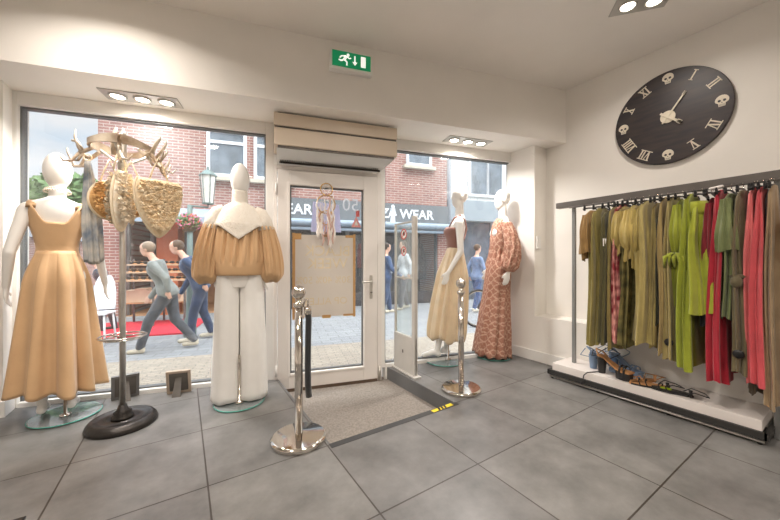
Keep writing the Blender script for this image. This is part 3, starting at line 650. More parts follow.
# antler ring on top
m = MB(); rs = []
for k in range(49):
    a = 2*pi*k/48; rs.append([(math.cos(a)*r_, math.sin(a)*r_, z_) for r_, z_ in ((.155, 1.80), (.172, 1.80), (.172, 1.845+.012*math.sin(3*a)), (.155, 1.845+.012*math.sin(3*a)))])
m.loft(rs, False); m.build('horn_ring', M_HORN, ts, smooth=False)
m = MB()
for a in (.4, 2.5, 4.6): m.tube([(0, 0, 1.70), (.08*math.cos(a), .08*math.sin(a), 1.75), (.165*math.cos(a), .165*math.sin(a), 1.81)], .008, 8)
m.lathe([(.02, 1.66), (.03, 1.7), (.02, 1.74), (.024, 1.9), (.001, 1.95)], (0, 0, 0), 16)
m.build('crown_bracket', M_BRUSH, ts, smooth=True)
def antler(parent, a, sc=1, up=.12):
    m = MB(); ca, sa = math.cos(a), math.sin(a)
    def P_(r, z, l=0): return (ca*r-sa*l, sa*r+ca*l, z)
    m.tube([P_(.15, 1.79), P_(.21, 1.75), P_(.27*sc, 1.76), P_(.32*sc, 1.82), P_(.35*sc, 1.82+up*.7), P_(.345*sc, 1.82+up*1.2)], [.012, .013, .012, .010, .007, .003], 8)
    m.tube([P_(.27*sc, 1.76), P_(.31*sc, 1.70), P_(.35*sc, 1.70), P_(.375*sc, 1.74), P_(.38*sc, 1.77)], [.009, .008, .007, .005, .003], 8)
    m.tube([P_(.21, 1.75), P_(.24, 1.69, .02), P_(.27, 1.68, .05), P_(.285, 1.71, .07)], [.009, .008, .006, .003], 8)
    return m.build('antler_hook', M_HORN, parent, smooth=True)
# image-right in world is about (.838,-.545); left (-.838,.545)
for a, s_, u_ in ((math.radians(147), .9, .1), (math.radians(-20), .72, .06), (math.radians(-50), .95, .03), (math.radians(-88), .6, .02), (math.radians(20), .72, .05), (math.radians(100), .7, .02), (math.radians(178), .7, .0)): antler(ts, a, s_, u_)
MB().tube([(-.03, -.10, 1.74), (-.03, -.115, 1.80), (-.025, -.11, 1.87), (-.02, -.10, 1.91)], [.013, .015, .012, .007], 10).build('upright_horn', M_HORN, ts, smooth=True)

# fringe bags
def ruffles(mb, pt_fn, cnt, L, wd):
    for i in range(cnt):
        p, nrm = pt_fn(random.random(), random.random()); p, nrm = Vector(p), Vector(nrm).normalized()
        dn = Vector((0, 0, -1))+Vector((random.uniform(-.6, .6), random.uniform(-.6, .6), random.uniform(-.1, .5))); sd = nrm.cross(dn).normalized()
        w_ = wd*random.uniform(.6, 1.3); l_ = L*random.uniform(.6, 1.2); q = []
        for k in range(4):
            t = k/3; c_ = p+dn*l_*t+nrm*(.013*math.sin(t*2.6)*1.4+.002)+nrm*.006*random.random()
            ww = w_*(.5+t*.7)
            q += [c_-sd*ww+nrm*.006*random.uniform(-1, 1), c_+nrm*.005, c_+sd*ww+nrm*.006*random.uniform(-1, 1)]
        mb.add(q, [(3*k+j, 3*k+j+1, 3*k+4+j, 3*k+3+j) for k in range(3) for j in (0, 1)])
M_RAF = mat('raffia_cream', (248, 230, 200), .85, col2=(232, 202, 158), vs=45, bump=.3); M_RAF2 = mat('raffia_ochre', (228, 184, 124), .85, col2=(198, 146, 88), vs=45, bump=.3)
M_RAF3 = mat('ivory_ruffle', (248, 238, 220), .85, col2=(232, 212, 182), vs=45, bump=.3); M_PIPE = mat('cream_piping', (240, 222, 192), .8)
def shield(name, label, loc, rz, w2, h2, dep, mf, mp, cnt, pointed=True):
    e = thing(name, label, 'bag', loc, rz, None)
    def hw(t):   # half width at t=0 top..1 bottom
        if pointed: return w2*(max(0, math.cos((t-.18)/.82*pi/2))**.7 if t > .18 else (.9+.1*math.sin(t/.18*pi/2))) 
        return w2*math.sqrt(max(0.02, 1-(2*t-1)**2))
    rings = []
    M_ = 24
    for i in range(M_+1):
        t = i/M_; a = max(.004, hw(t)); d_ = dep*(.35+.65*math.sin(min(1, t*1.1+.1)*pi)**.6) if t < .98 else dep*.2
        rings.append([(a*math.cos(2*pi*k/28), d_*math.sin(2*pi*k/28), -t*h2) for k in range(28)])
    MB().loft(rings).build('bag_body', mp, e, smooth=True)
    m = MB(); pts = [(hw(i/M_), 0, -i/M_*h2) for i in range(M_+1)]; pts = [(-x, y, z) for x, y, z in pts][::-1]+pts[0:]
    pts = [(hw(0)*(1-i/5*2), 0, 0) for i in range(1, 5)][::-1]+[]+[] or pts
    loop = [(hw(i/M_), 0, -i/M_*h2) for i in range(M_+1)]+[(-hw(i/M_), 0, -i/M_*h2) for i in range(M_, -1, -1)]; loop.append(loop[0])
    m.tube(loop, .0085, 6, False); m.build('piping', M_PIPE, e, smooth=True)
    m = MB()
    def pf(r1, r2):
        t = .03+.80*r1; x = (r2*2-1)*hw(min(1, t+.07))*.86; s = -1 if random.random() < .8 else 1; q = math.sqrt(max(0, 1-(x/max(hw(t), .01))**2))
        return (x, s*dep*q*.9, -t*h2), (x*1.5, s*1.0, .1)
    ruffles(m, pf, int(cnt*1.5), .022, .009); m.build('ruffle_fringe', mf, e, kind='stuff')
    m = MB(); m.tube([(-.05, 0, 0), (-.03, 0, .07), (0, 0, .15), (.03, 0, .07), (.05, 0, 0)], .005, 8); m.build('strap', M_PIPE, e, smooth=True)
    return e
DIRV = Vector((.545, .838)); RV = Vector((.838, -.545))
def near(px, d, z):     # a spot hanging at depth d, column px
    s = (px-390)/FP*d; return (DIRV.x*d+RV.x*s, DIRV.y*d+RV.y*s, z)
shield('ruffle_bag', 'shield shaped cream raffia bag hanging rightmost on the coat stand', near(159, 2.0, 1.575), math.radians(20), .124, .35, .042, M_RAF, M_RAF, 900)
shield('ruffle_bag', 'round ochre raffia bag hanging on the left of the coat stand', near(110, 2.12, 1.60), math.radians(30), .11, .25, .05, M_RAF2, M_RAF2, 700, False)
shield('ruffle_bag', 'narrow ivory ruffled bag hanging in the middle of the coat stand', near(120.5, 1.94, 1.62), math.radians(58), .062, .36, .04, M_RAF3, M_RAF3, 650, False)
shield('ruffle_bag', 'second ochre raffia bag partly hidden behind the coat stand pole', near(131, 2.1, 1.585), math.radians(10), .11, .22, .03, M_RAF2, M_RAF2, 400, False)
# scarf
M_SCARF = mat('blue_grey_print', (196, 190, 180), .85, col2=(116, 128, 142), vs=14, detail=6, stretch=(1, 1, .7))
sc = thing('scarf', 'blue grey patterned scarf hanging from the left antler hook', 'scarf', near(88, 2.06, 0))
sc.location.z = 0
def scf(th, q):
    z = 1.72-.64*q+.03*math.sin(th)*q; a = .016+.028*min(1, q*1.6); fo = (.006*math.sin(7*th+q*2)+.004*math.sin(11*th))*min(1, q*3)
    return (.035*q+(a+fo)*math.cos(th), -.02*q+(a*.6+fo)*math.sin(th), z)
fold_loft(scf, 70, 24, True).build('cloth', M_SCARF, sc, smooth=True)
m = MB(); ring(m, (0, 0, 1.745), .02, .004, 20); m.build('loop', M_PIPE, sc, smooth=True)

# ------------------------------------------------------------------ stanchions + rope
def stanchion(x, y, label, h=.83):
    e = thing('barrier_post', label, 'barrier post', (x, y, 0))
    MB().lathe([(.001, 0), (.158, 0), (.162, .008), (.162, .022), (.150, .032), (.06, .040), (.03, .046), (.001, .046)], n=56).build('base', M_CHROME, e, smooth=False, bevel=.002)
    e.children[0].data.shade_smooth()
    MB().lathe([(.024, .04), (.024, h-.03), (.001, h-.03)], n=28).build('post', M_CHROME, e, smooth=True)
    MB().lathe([(.024, h-.035), (.033, h-.03), (.033, h-.01), (.026, h-.005), (.018, h), (.022, h+.012), (.014, h+.02), (.001, h+.02)], n=28).build('collar', M_CHROME, e, smooth=True)
    MB().ell((0, 0, h+.055), (.042, .042, .042), 24, 16).build('ball_finial', M_CHROME, e, smooth=True)
    return e
stanchion(.583, 1.90, 'polished steel barrier post with ball top holding the black rope')
stanchion(1.937, 1.893, 'polished steel barrier post with ball top before the champagne skirt mannequin')
rp_ = thing('barrier_rope', 'black velvet rope with chrome end hanging from the left barrier post', 'rope', (.62, 1.875, 0))
m = MB(); P_ = [(.01, -.002, .765), (.015, 0, .72), (.012, 0, .6), (.01, 0, .45), (.012, .002, .33), (.018, .002, .255)]
m.tube(P_, .0185, 16); m.build('rope', M_ROPE, rp_, smooth=True)
MB().tube([(.008, -.002, .80), (.01, -.002, .755)], [.022, .022], 16).build('end_cap', M_CHROME, rp_, smooth=True)
m = MB(); m.tube([(-.018, 0, .81), (-.005, 0, .845), (.01, 0, .84), (.012, 0, .815), (.008, 0, .795)], .006, 8); m.build('hook', M_CHROME, rp_, smooth=True)

# ------------------------------------------------------------------ picture frames on floor (backs)
M_FBACK = mat('frame_back_board', (92, 86, 80), .7, var=.12, vs=20); M_FEDGE = mat('frame_edge', (176, 158, 140), .5, var=.1)
def pframe(x, y, rz, label, em):
    e = thing('picture_frame', label, 'picture frame', (x, y, 0), rz)
    m = MB(); R = .2
    for (cx, cz, w_, h_) in ((-.075, .095, .02, .19), (.075, .095, .02, .19), (0, .18, .17, .02), (0, .01, .17, .02)):
        m.cbox((cx, .03-cz*R, cz), (w_, .022, h_), 0, R)
    m.build('frame', em, e, bevel=.002)
    MB().cbox((0, .03-.095*R-.004, .095), (.14, .008, .165), 0, R).build('backboard', M_FBACK, e)
    m = MB(); m.add([(-.02, .005, .15), (.02, .005, .15), (.03, -.075, .0), (-.03, -.075, .0), (-.02, .009, .152), (.02, .009, .152), (.03, -.069, .0), (-.03, -.069, .0)], [(0,1,2,3),(7,6,5,4),(0,4,5,1),(2,6,7,3),(1,5,6,2),(0,3,7,4)])
    m.build('easel_leg', M_FBACK, e)
pframe(-.375, 3.20, math.radians(8), 'small picture frame seen from behind on the floor by the coat stand', mat('frame_pewter', (120, 118, 116), .4, .5))
pframe(-.03, 3.085, math.radians(-12), 'small pinkish picture frame seen from behind on the floor by the window', M_FEDGE)

# ------------------------------------------------------------------ anti-theft gate
gt = thing('security_gate', 'clear and grey anti theft gate with red prohibition stickers by the door', 'security gate', (1.80, 2.51, 0), math.radians(-93+0))
# local x along the gate (from window to room)
M_GF = mat('silver_grey_frame', (212, 208, 202), .35, .4, var=.04)
L0, L1 = -.17, .2
m = MB(); m.box(L0, L1, -.018, .018, .012, .36); m.build('lower_housing', M_GF, gt, bevel=.006)
m = MB(); m.box(L0, L0+.02, -.012, .012, .36, 1.44); m.build('frame_upright', M_GF, gt, bevel=.004)
m = MB(); m.box(L1-.05, L1, -.022, .022, .012, 1.49); m.build('frame_upright', M_GF, gt, bevel=.012)
for z in (1.43, .9): MB().box(L0, L1-.05, -.01, .01, z, z+.015).build('crossbar', M_GF, gt)
MB().box(L0+.02, L1-.055, -.004, .004, .36, 1.43).build('clear_panel', M_CLEAR, gt)
MB().box(L0-.02, L1+.03, -.04, .04, 0, .014).build('foot_plate', M_GF, gt, bevel=.003)
M_RED = mat('sticker_red', (205, 60, 50), .5); M_SWH = mat('sticker_white', (240, 236, 232), .5)
for z in (1.33, 1.165):
    r_ = .052 if z > 1.3 else .045
    m = MB(); m.prism([(r_*math.cos(k*pi/16), r_*math.sin(k*pi/16)) for k in range(32)], (.0, -.0055, z), (1, 0, 0), (0, 0, 1), (0, -.001, 0)); s0 = m.build('prohibition_sticker', M_SWH, gt)
    m.v = []; m.f = []
    for k in range(32):
        a0, a1 = k*pi/16, (k+1)*pi/16
        m.prism([(r_*math.cos(a0), r_*math.sin(a0)), (r_*math.cos(a1), r_*math.sin(a1)), (r_*.8*math.cos(a1), r_*.8*math.sin(a1)), (r_*.8*math.cos(a0), r_*.8*math.sin(a0))], (.0, -.007, z), (1, 0, 0), (0, 0, 1), (0, -.001, 0))
    for s in (-1,):
        v = Vector((.7, .7)); p = Vector((-.7, .7))*.08*r_
        m.prism([v*-r_*.85-p, v*r_*.85-p, v*r_*.85+p, v*-r_*.85+p], (.0, -.007, z), (1, 0, 0), (0, 0, 1), (0, -.001, 0))
    m.build('red_ring', M_RED, s0)
    m = MB(); m.cbox((.0, -.0068, z), (r_*.7, .0006, r_*.5)); m.cbox((.0, -.0068, z+r_*.35), (r_*.35, .0006, r_*.3)); m.build('pictogram', M_BLACK, s0)
MB().cbox((.0, -.0185, .2), (.02, .002, .03)).build('socket', M_DARKM, gt)
cb = MB(); cb.tube([(1.80, 2.70, .006), (1.81, 2.74, .03), (1.84, 2.76, .07), (1.88, 2.74, .07), (1.9, 2.7, .03), (1.88, 2.66, .006), (1.84, 2.6, .006)], .004, 6)
tag(cb.build('cable', M_TRIM, smooth=True), 'short white cable looped on the floor behind the security gate', 'cable')

# tape
M_YEL = mat('hazard_yellow', (226, 200, 40), .6); 
ha = thing('hazard_tape', 'yellow and black strip of hazard tape on the mat edge', 'tape', (1.585, 1.735, .0025), math.radians(3))
MB().box(-.1, .1, -.017, .017, 0, .001).build('strip', M_YEL, ha)
m = MB()
for k in (-.03, .0, .03): m.add([(k-.02, -.017, .0015), (k, -.017, .0015), (k+.015, .017, .0015), (k-.005, .017, .0015)], [(0, 1, 2, 3)])
m.build('black_stripe', M_BLACK, ha)
# plinth corner bottom left
tag(MB().box(-1.1, -.645, 1.5, 1.885, 0, .06).build('display_plinth', M_TRIM, bevel=.004), 'white low plinth corner at the bottom left of the floor', 'plinth')
tag(MB().box(-.605, -.552, 1.60, 1.955, 0, .006).build('floor_plate', M_BLACK, bevel=.002), 'thin black plate on the floor beside the white plinth', 'floor plate')

# ------------------------------------------------------------------ clothes rack
rk = thing('clothes_rack', 'long dark grey metal clothes rack with white base platform', 'clothes rack', (3.0, 1.0, 0))
M_UPR = mat('light_grey_steel', (140, 140, 138), .4, .2)
M_PLAT = mat('white_laminate', (232, 224, 218), .45, var=.02, vs=2)
RY0, RY1 = -.64, .65     # local y from right end to left end
m = MB(); m.box(-.165, .155, RY0+.01, RY1-.02, .075, .14); m.build('platform', M_PLAT, rk, bevel=.003)
m = MB(); m.box(-.185, -.165, RY0-.01, RY1+.01, .035, .078); m.box(-.185, .155, RY0-.02, RY0, .035, .078); m.box(-.185, .155, RY1, RY1+.015, .035, .078); m.build('base_frame', mat('near_black_frame', (52, 50, 48), .45, .1), rk)
m = MB(); m.tube([(-.17, RY0, .02), (-.17, RY1, .02)], .009, 10); m.build('foot_rail', M_BRUSH, rk, smooth=True)
for y in (RY0+.02, -.2, .25, RY1-.02): MB().lathe([(.012, 0), (.012, .036), (.001, .036)], (-.16, y, 0), 12).build('foot', M_BLACK, rk)
MB().box(-.012, .012, .505, .535, .14, 1.565).build('upright', M_UPR, rk, bevel=.003)
MB().box(-.012, .012, -.685, -.655, .0, 1.565).build('upright', M_UPR, rk, bevel=.003)
m = MB(); m.box(-.045, .02, -.85, .665, 1.565, 1.615); m.build('top_rail', M_DARKM, rk, bevel=.003)
m = MB(); m.tube([(-.06, .53, 1.555), (-.06, -.7, 1.555)], .008, 8); m.build('hanging_rail', M_DARKM, rk, smooth=True)
for y in (.18, -.37): MB().tube([(.0, y+.06, 1.56), (-.07, y-.03, 1.552), (-.13, y-.09, 1.548)], .009, 8).build('rail_peg', M_PLAT, rk, smooth=True)

HX = 2.94; HZ = 1.555
FAB = {}
def fab(c, n='woven_cloth', var=.12, r=.85):
    k = tuple(int(x*.97) for x in c)
    if k not in FAB: FAB[k] = mat(n, k, r, var=var, vs=9, bump=.3, bs=25, sheen=.25)
    return FAB[k]
M_FLORAL = mat('red_floral_print', (150, 44, 56), .8, col2=(236, 170, 160), vs=16, detail=1, bump=.2)
M_CAMO = mat('camouflage_print', (74, 72, 40), .8, col2=(128, 116, 68), vs=14, detail=2, bump=.2)
M_HANG = mat('black_hanger', (44, 42, 42), .4, .3)
def hanger(y, word, tilt=0):
    e = thing('clothes_hanger', 'dark hanger on the rack carrying ' + ' '.join(word.split()[:9]), 'hanger', (HX, y, HZ))
    m = MB(); pts = [(.009*math.cos(a), 0, .009*math.sin(a)+.002) for a in [pi*1.15-k*pi*1.25/8 for k in range(9)]]+[(.004, 0, -.02), (0, 0, -.03)]
    m.tube(pts, .0022, 6); m.build('hook', M_CHROME, e, smooth=True)
    m = MB(); m.tube([(-.17, 0, -.055), (-.09, 0, -.04), (0, 0, -.03), (.09, 0, -.04), (.16, 0, -.055)], .006, 8); m.build('shoulder_bar', M_HANG, e, smooth=True)
    for sx in (-.15, .13):
        m = MB(); m.cbox((sx, 0, -.05), (.014, .014, .035)); m.cbox((sx, .0, -.03), (.022, .006, .014)); m.build('clip', M_HANG, e, bevel=.002)
def garment(name, label, cat, yc, top, hem, hx, hy, col, sleeve=0, seed=0, flare=0.3, xc=None, slw=.05, folds=5, neck=True, extra=None, m=None, handon=True):
    """hangs across the rail: wide in x, thin in y"""
    top += .03; rnd = random.Random(seed*13+5); xc = HX if xc is None else xc; M__ = m or fab(col)
    e = thing(name, label, cat, (xc, yc, 0))
    p1, p2, p3 = rnd.uniform(0, 6), rnd.uniform(0, 6), rnd.uniform(0, 6)
    H_ = top-hem
    def g(th, q):
        c_, s_ = math.cos(th), math.sin(th); z = top-H_*q
        if neck and q*H_ < .07: sh = .35+.65*math.sin(min(1, q*H_/.07)*pi/2)
        else: sh = 1
        A = min(1, q*3)
        a = hx*sh*(1+flare*.35*q); b = hy*(.55+.45*min(1, q*4))*(1+flare*q)
        w1 = math.sin(folds*th+p1+q*1.5); w2 = math.sin((folds+5)*th+p2-q); fo = A*hy*(.42*math.copysign(abs(w1)**.6, w1)+.24*math.copysign(abs(w2)**.7, w2))
        sq = abs(c_)**.75*(1 if c_ > 0 else -1)
        return (sq*(a+fo*1.3), s_*(b+abs(fo)*.3)+fo*s_+.3*hy*A*math.sin(5*q+p3), z+.014*math.sin(3*th+p1)*(q > .9))
    fold_loft(g, 120, 22, False).build('garment_body', M__, e, smooth=True)
    opn = 'short sleeved' in label
    if sleeve:
        for sx in (-1, 1):
            def sl(th, q):
                c_ = Vector((sx*(hx*.82+.02*math.sin(q*pi)), -.2*hy*q, top-.045-sleeve*q)); puff = math.sin(q*pi*.85)
                r = slw*(.62+.5*puff) if q < .9 else slw*(.62+.5*puff)*(1-(q-.9)*(7 if q < .96 else 4))
                if opn: r = slw*(.55+.75*q)
                w1 = math.sin(7*th+p1+3*q); fo = slw*(.14*math.copysign(abs(w1)**.6, w1)+.08*math.sin(12*th+p2)+.05*math.sin(9*q+p3))
                return c_+Vector(((r+fo)*math.cos(th)*.8, (r*.62+fo*.7)*math.sin(th), .01*math.sin(2*th)*q))
            fold_loft(sl, 60, 16, False).build('sleeve', M__, e, smooth=True)
    if handon: hanger(yc, 'the '+label.split(' hanging')[0].split(' with')[0])
    return e
def gy(px, x=2.78):   # y on the rail line where the garment's near edge shows at column px
    a = (px-390)/FP; dx = .5455+.8381*a; dy = .8381-.5455*a; return x/dx*dy
OL = (138, 124, 62); KH = (170, 152, 92)
G = [
 ('blouse', 'tan brown short sleeved blouse hanging leftmost on the rack', 'blouse', 584, 1.47, 1.08, .15, .030, (156, 122, 72), .32, .06),
 ('dress', 'olive long flared dress beside the tan blouse', 'dress', 593, 1.48, .40, .17, .034, OL, 0, 0),
 ('dress', 'dark olive long dress with a white tag near the left end', 'dress', 602, 1.45, .42, .16, .020, (88, 82, 44), 0, 0),
 ('trousers', 'olive wide trousers between dark dress and floral dress', 'trousers', 608, 1.48, .38, .15, .022, (140, 124, 70), 0, 0),
 ('dress', 'dark red floral print dress on the left half of the rack', 'dress', 614, 1.49, .45, .15, .022, None, 0, 0),
 ('trousers', 'camouflage print trousers hanging beside the floral dress', 'trousers', 622, 1.30, .42, .15, .03, None, 0, 0),
 ('blouse', 'mustard puff sleeved blouse over the camouflage trousers', 'blouse', 617, 1.47, 1.12, .14, .022, (178, 156, 88), .28, .062),
 ('blouse', 'yellow khaki puff sleeved blouse, middle of the three', 'blouse', 627, 1.47, 1.08, .15, .024, (190, 168, 96), .30, .066),
 ('blouse', 'khaki puff sleeved blouse, right one of the three', 'blouse', 635, 1.47, 1.02, .14, .022, (172, 152, 84), .34, .058),
 ('dress', 'pale khaki wide pleated dress at the rack middle', 'dress', 641, 1.49, .47, .17, .036, (176, 158, 96), 0, 0),
 ('trousers', 'narrow khaki trousers beside the pale pleated dress', 'trousers', 650, 1.47, .45, .14, .018, (160, 144, 88), 0, 0),
 ('skirt', 'dark green skirt between two khaki garments', 'skirt', 654, 1.40, .62, .13, .014, (44, 46, 26), 0, 0),
 ('trousers', 'brownish khaki straight trousers at the rack middle', 'trousers', 660, 1.50, .42, .16, .022, (166, 144, 92), 0, 0),
 ('dress', 'khaki dress with a large dark button near its hem', 'dress', 668, 1.50, .40, .16, .024, (158, 142, 88), 0, 0),
 ('blouse', 'lime green blouse with knotted sleeve ties', 'blouse', 675, 1.47, .78, .14, .022, (148, 154, 42), .36, .055),
 ('dress', 'lime green long satin dress on the rack', 'dress', 685, 1.50, .36, .17, .028, (146, 154, 40), 0, 0),
 ('sweater', 'bright lime green knitted top with rolled neck', 'sweater', 695, 1.44, .74, .165, .04, (160, 166, 48), 0, 0),
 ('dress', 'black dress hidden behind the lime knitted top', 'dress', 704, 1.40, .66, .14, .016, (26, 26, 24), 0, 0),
 ('shirt', 'dark wine red shirt with sleeve beside lime top', 'shirt', 706, 1.46, .88, .14, .018, (128, 26, 38), .42, .05),
 ('dress', 'crimson red long gathered dress on the rack', 'dress', 716, 1.50, .32, .16, .028, (172, 28, 48), 0, 0),
 ('shirt', 'moss green short sleeved shirt right of the red dress', 'shirt', 725, 1.47, .72, .16, .026, (116, 124, 78), .32, .062),
 ('jumpsuit', 'dark khaki belted jumpsuit with a dark button', 'jumpsuit', 737, 1.48, .40, .16, .030, (112, 100, 72), 0, 0),
 ('trousers', 'salmon pink trousers beside the khaki jumpsuit', 'trousers', 749, 1.49, .36, .15, .020, (226, 118, 118), 0, 0),
 ('dress', 'coral pink long dress near the right end of the rack', 'dress', 758, 1.49, .36, .16, .026, (206, 80, 86), 0, 0),
 ('skirt', 'dull brown skirt showing below the coral dress', 'skirt', 752, 1.30, .28, .10, .016, (96, 84, 66), 0, 0),
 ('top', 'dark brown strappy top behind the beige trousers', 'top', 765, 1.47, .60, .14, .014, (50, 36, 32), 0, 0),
 ('trousers', 'beige long trousers hanging rightmost on the rack', 'trousers', 769, 1.49, .24, .15, .024, (164, 140, 108), 0, 0),
]
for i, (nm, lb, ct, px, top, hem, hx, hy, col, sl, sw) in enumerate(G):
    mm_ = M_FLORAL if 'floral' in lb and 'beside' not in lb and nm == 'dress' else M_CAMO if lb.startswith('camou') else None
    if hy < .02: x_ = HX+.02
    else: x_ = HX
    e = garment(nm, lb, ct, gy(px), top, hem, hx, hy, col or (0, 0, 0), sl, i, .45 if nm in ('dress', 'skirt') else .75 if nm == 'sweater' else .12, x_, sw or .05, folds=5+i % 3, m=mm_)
    if 'button' in lb:
        z = .52; MB().ell((-hx*1.06-.004, -.008, z), (.012, .026, .026), 16, 10).build('button', M_BLACK, e, smooth=True, label='large dark round button')
    if 'white tag' in lb: MB().cbox((-hx*.95, -.01, 1.22), (.01, .028, .06), .2, .1).build('price_tag', M_SWH, e, label='white paper tag')
    if 'belted' in lb:
        MB().tube([(hx*1.05*math.cos(a), hy*1.5*math.sin(a), .98) for a in [2*pi*k/24 for k in range(25)]], .014, 8, False).build('belt', fab((96, 86, 60)), e, smooth=True)
        MB().ell((-hx*1.1, 0, .95), (.02, .028, .035), 12, 8).build('knot', fab((96, 86, 60)), e, smooth=True)
    if 'rolled neck' in lb:
        MB().lathe([(.05, 0), (.058, .02), (.056, .06), (.045, .085), (.001, .085)], (-.09, 0, 1.38), 24).build('rolled_collar', fab((160, 166, 48)), e, smooth=True)
        pass
    if 'knotted' in lb:
        m = MB()
        for a in range(5): m.tube([(-.15, 0, 1.13), (-.17-.01*a, .02*(a-2), 1.10+.02*(a % 2)), (-.165, .028*(a-2), 1.03)], [.008, .013, .006], 8)
        m.build('sleeve_tie', fab((148, 154, 42)), e, smooth=True)
# neighbouring stand at the right edge
nb = thing('clothes_rack', 'second clothes rack cut off at the right edge of the frame', 'clothes rack', (2.95, .22, 0))
MB().box(-.015, .015, -.06, -.03, 0, 1.5).build('upright', M_BLACK, nb); MB().box(-.015, .015, -.5, -.03, 1.48, 1.51).build('top_rail', M_BLACK, nb); MB().box(-.2, .15, -.5, -.0, .0, .03).build('base', M_BLACK, nb)
hb = thing('handbag', 'tan leather handbag hanging at the right edge beyond the rack', 'handbag', (2.86, .235, 0))
MB().box(-.12, .1, -.11, .01, 1.20, 1.38).build('bag_body', fab((176, 132, 78)), hb, bevel=.015)
MB().tube([(-.08, -.05, 1.38), (-.06, -.05, 1.46), (0, -.05, 1.5), (.06, -.05, 1.46), (.08, -.05, 1.38)], .007, 8).build('handle', fab((176, 132, 78)), hb, smooth=True)
e = garment('coat', 'long black coat at the right edge beyond the beige trousers', 'coat', .225, 1.18, .3, .12, .035, (30, 28, 28), 0, 77, .1, 2.97, handon=False)

# ------------------------------------------------------------------ shoes on the platform
PZ = .141
M_SBLK = mat('black_leather', (36, 34, 34), .4, var=.1); M_SINS = mat('tan_insole', (196, 142, 92), .6); M_SBLU = mat('blue_satin', (128, 150, 178), .5, var=.06); M_SGRN = mat('neon_insole', (176, 200, 40), .6)
def platform_sandal(label, x, y, rz, ms, mi, toe_h=.045, heel_h=.14, strap=True):
    e = thing('platform_sandal', label, 'sandal', (x, y, PZ), rz); e.scale = (1.05,)*3
    def sole(y0, y1, w_, z0, z1, b=.0):
        mb = MB(); pts = []
        for k in range(20):
            a = 2*pi*k/20; pts.append((w_*math.cos(a)*(1 if math.sin(a) > 0 else .9), (y0+y1)/2+(y1-y0)/2*math.sin(a)))
        mb.prism(pts, (0, 0, z0), (1, 0, 0), (0, 1, 0), (0, 0, z1-z0)); return mb
    sole(.0, .115, .045, 0, toe_h).build('platform', ms, e, bevel=.004)
    mb = MB(); mb.loft([[(x_*s_, y_, z_+dz) for s_, dz in ((-1, 0), (1, 0), (1, .012), (-1, .012))] for x_, y_, z_ in ((.035, .11, toe_h), (.042, .06, toe_h), (.036, .01, toe_h+.012), (.028, -.045, heel_h*.75), (.03, -.08, heel_h-.005), (.028, -.13, heel_h))])
    mb.build('insole', mi, e, bevel=.002)
    MB().lathe([(.024, 0), (.03, heel_h*.5), (.034, heel_h-.01), (.001, heel_h-.01)], (0, -.105, 0), 20).build('heel', ms, e, smooth=False)
    for y_, w_ in ((.075, .05), (.045, .052)):
        MB().tube([(-.044, y_, toe_h), (-.036, y_, toe_h+.035), (0, y_, toe_h+.05), (.036, y_, toe_h+.035), (.044, y_, toe_h)], .007, 8, flat=.5).build('toe_strap', ms, e, smooth=True)
    MB().tube([(-.03, -.08, heel_h), (-.036, -.12, heel_h+.03), (0, -.15, heel_h+.05), (.036, -.12, heel_h+.03), (.03, -.08, heel_h)], .006, 8).build('heel_strap', mi, e, smooth=True)
    MB().tube([(.035, -.11, heel_h+.03), (.06, -.02, heel_h+.1), (.02, .04, heel_h+.06), (-.05, -.02, heel_h+.02), (-.06, -.12, heel_h-.05), (-.02, -.2, heel_h-.03), (.02, -.16, heel_h+.04)], .0035, 6).build('ankle_tie', ms, e, smooth=True)
    return e
platform_sandal('black chunky platform sandal with tan insole on the rack base', 2.915, 1.15, math.radians(172), M_SBLK, M_SINS, .055, .13)
platform_sandal('pale blue block heeled sandal behind the black platform sandal', 3.03, 1.25, math.radians(200), M_SBLU, M_SBLU, .03, .12)
platform_sandal('pale blue block heeled sandal nearest the back wall', 3.085, 1.14, math.radians(165), M_SBLU, M_SBLU, .03, .12)
def flat_sandal(label, x, y, rz, ms, mi):
    e = thing('heeled_sandal', label, 'sandal', (x, y, PZ), rz)
    mb = MB(); pts = [(.034*math.cos(a)*(1 if math.sin(a) > 0 else .75), .11*math.sin(a)) for a in [2*pi*k/24 for k in range(24)]]
    mb.prism(pts, (0, 0, .012), (1, 0, 0), (0, 1, 0), (0, 0, .008)); mb.build('insole', mi, e)
    mb = MB(); mb.prism([(a*1.08, b*1.05) for a, b in pts], (0, 0, 0), (1, 0, 0), (0, 1, 0), (0, 0, .012)); mb.build('sole', ms, e)
    MB().tube([(-.02, -.1, .0), (-.02, -.1, .05)], [.006, .011], 8).build('heel', ms, e, smooth=True)
    for y_ in (.06, .02): MB().tube([(-.036, y_, .01), (-.025, y_+.01, .04), (0, y_, .05), (.025, y_-.01, .04), (.036, y_, .01)], .004, 6).build('strap', ms, e, smooth=True)
    MB().tube([(-.03, -.08, .015), (-.06, -.12, .05), (-.03, -.19, .03), (.04, -.17, .03), (.05, -.1, .045), (.03, -.06, .02)], .0035, 6).build('ankle_strap', ms, e, smooth=True)
flat_sandal('flat strappy black sandal with tan insole lying on the rack base', 2.905, .93, math.radians(30), M_SBLK, M_SINS)
flat_sandal('heeled strappy black sandal with neon insole patch on the rack base', 2.90, .80, math.radians(10), M_SBLK, M_SBLK)
MB().cbox((0, .03, .022), (.03, .06, .004)).build('insole_pad', M_SGRN, bpy.data.objects['heeled_sandal.001'])
flat_sandal('flat tan strappy sandal between the two black ones', 2.95, .99, math.radians(70), M_SINS, M_SINS)
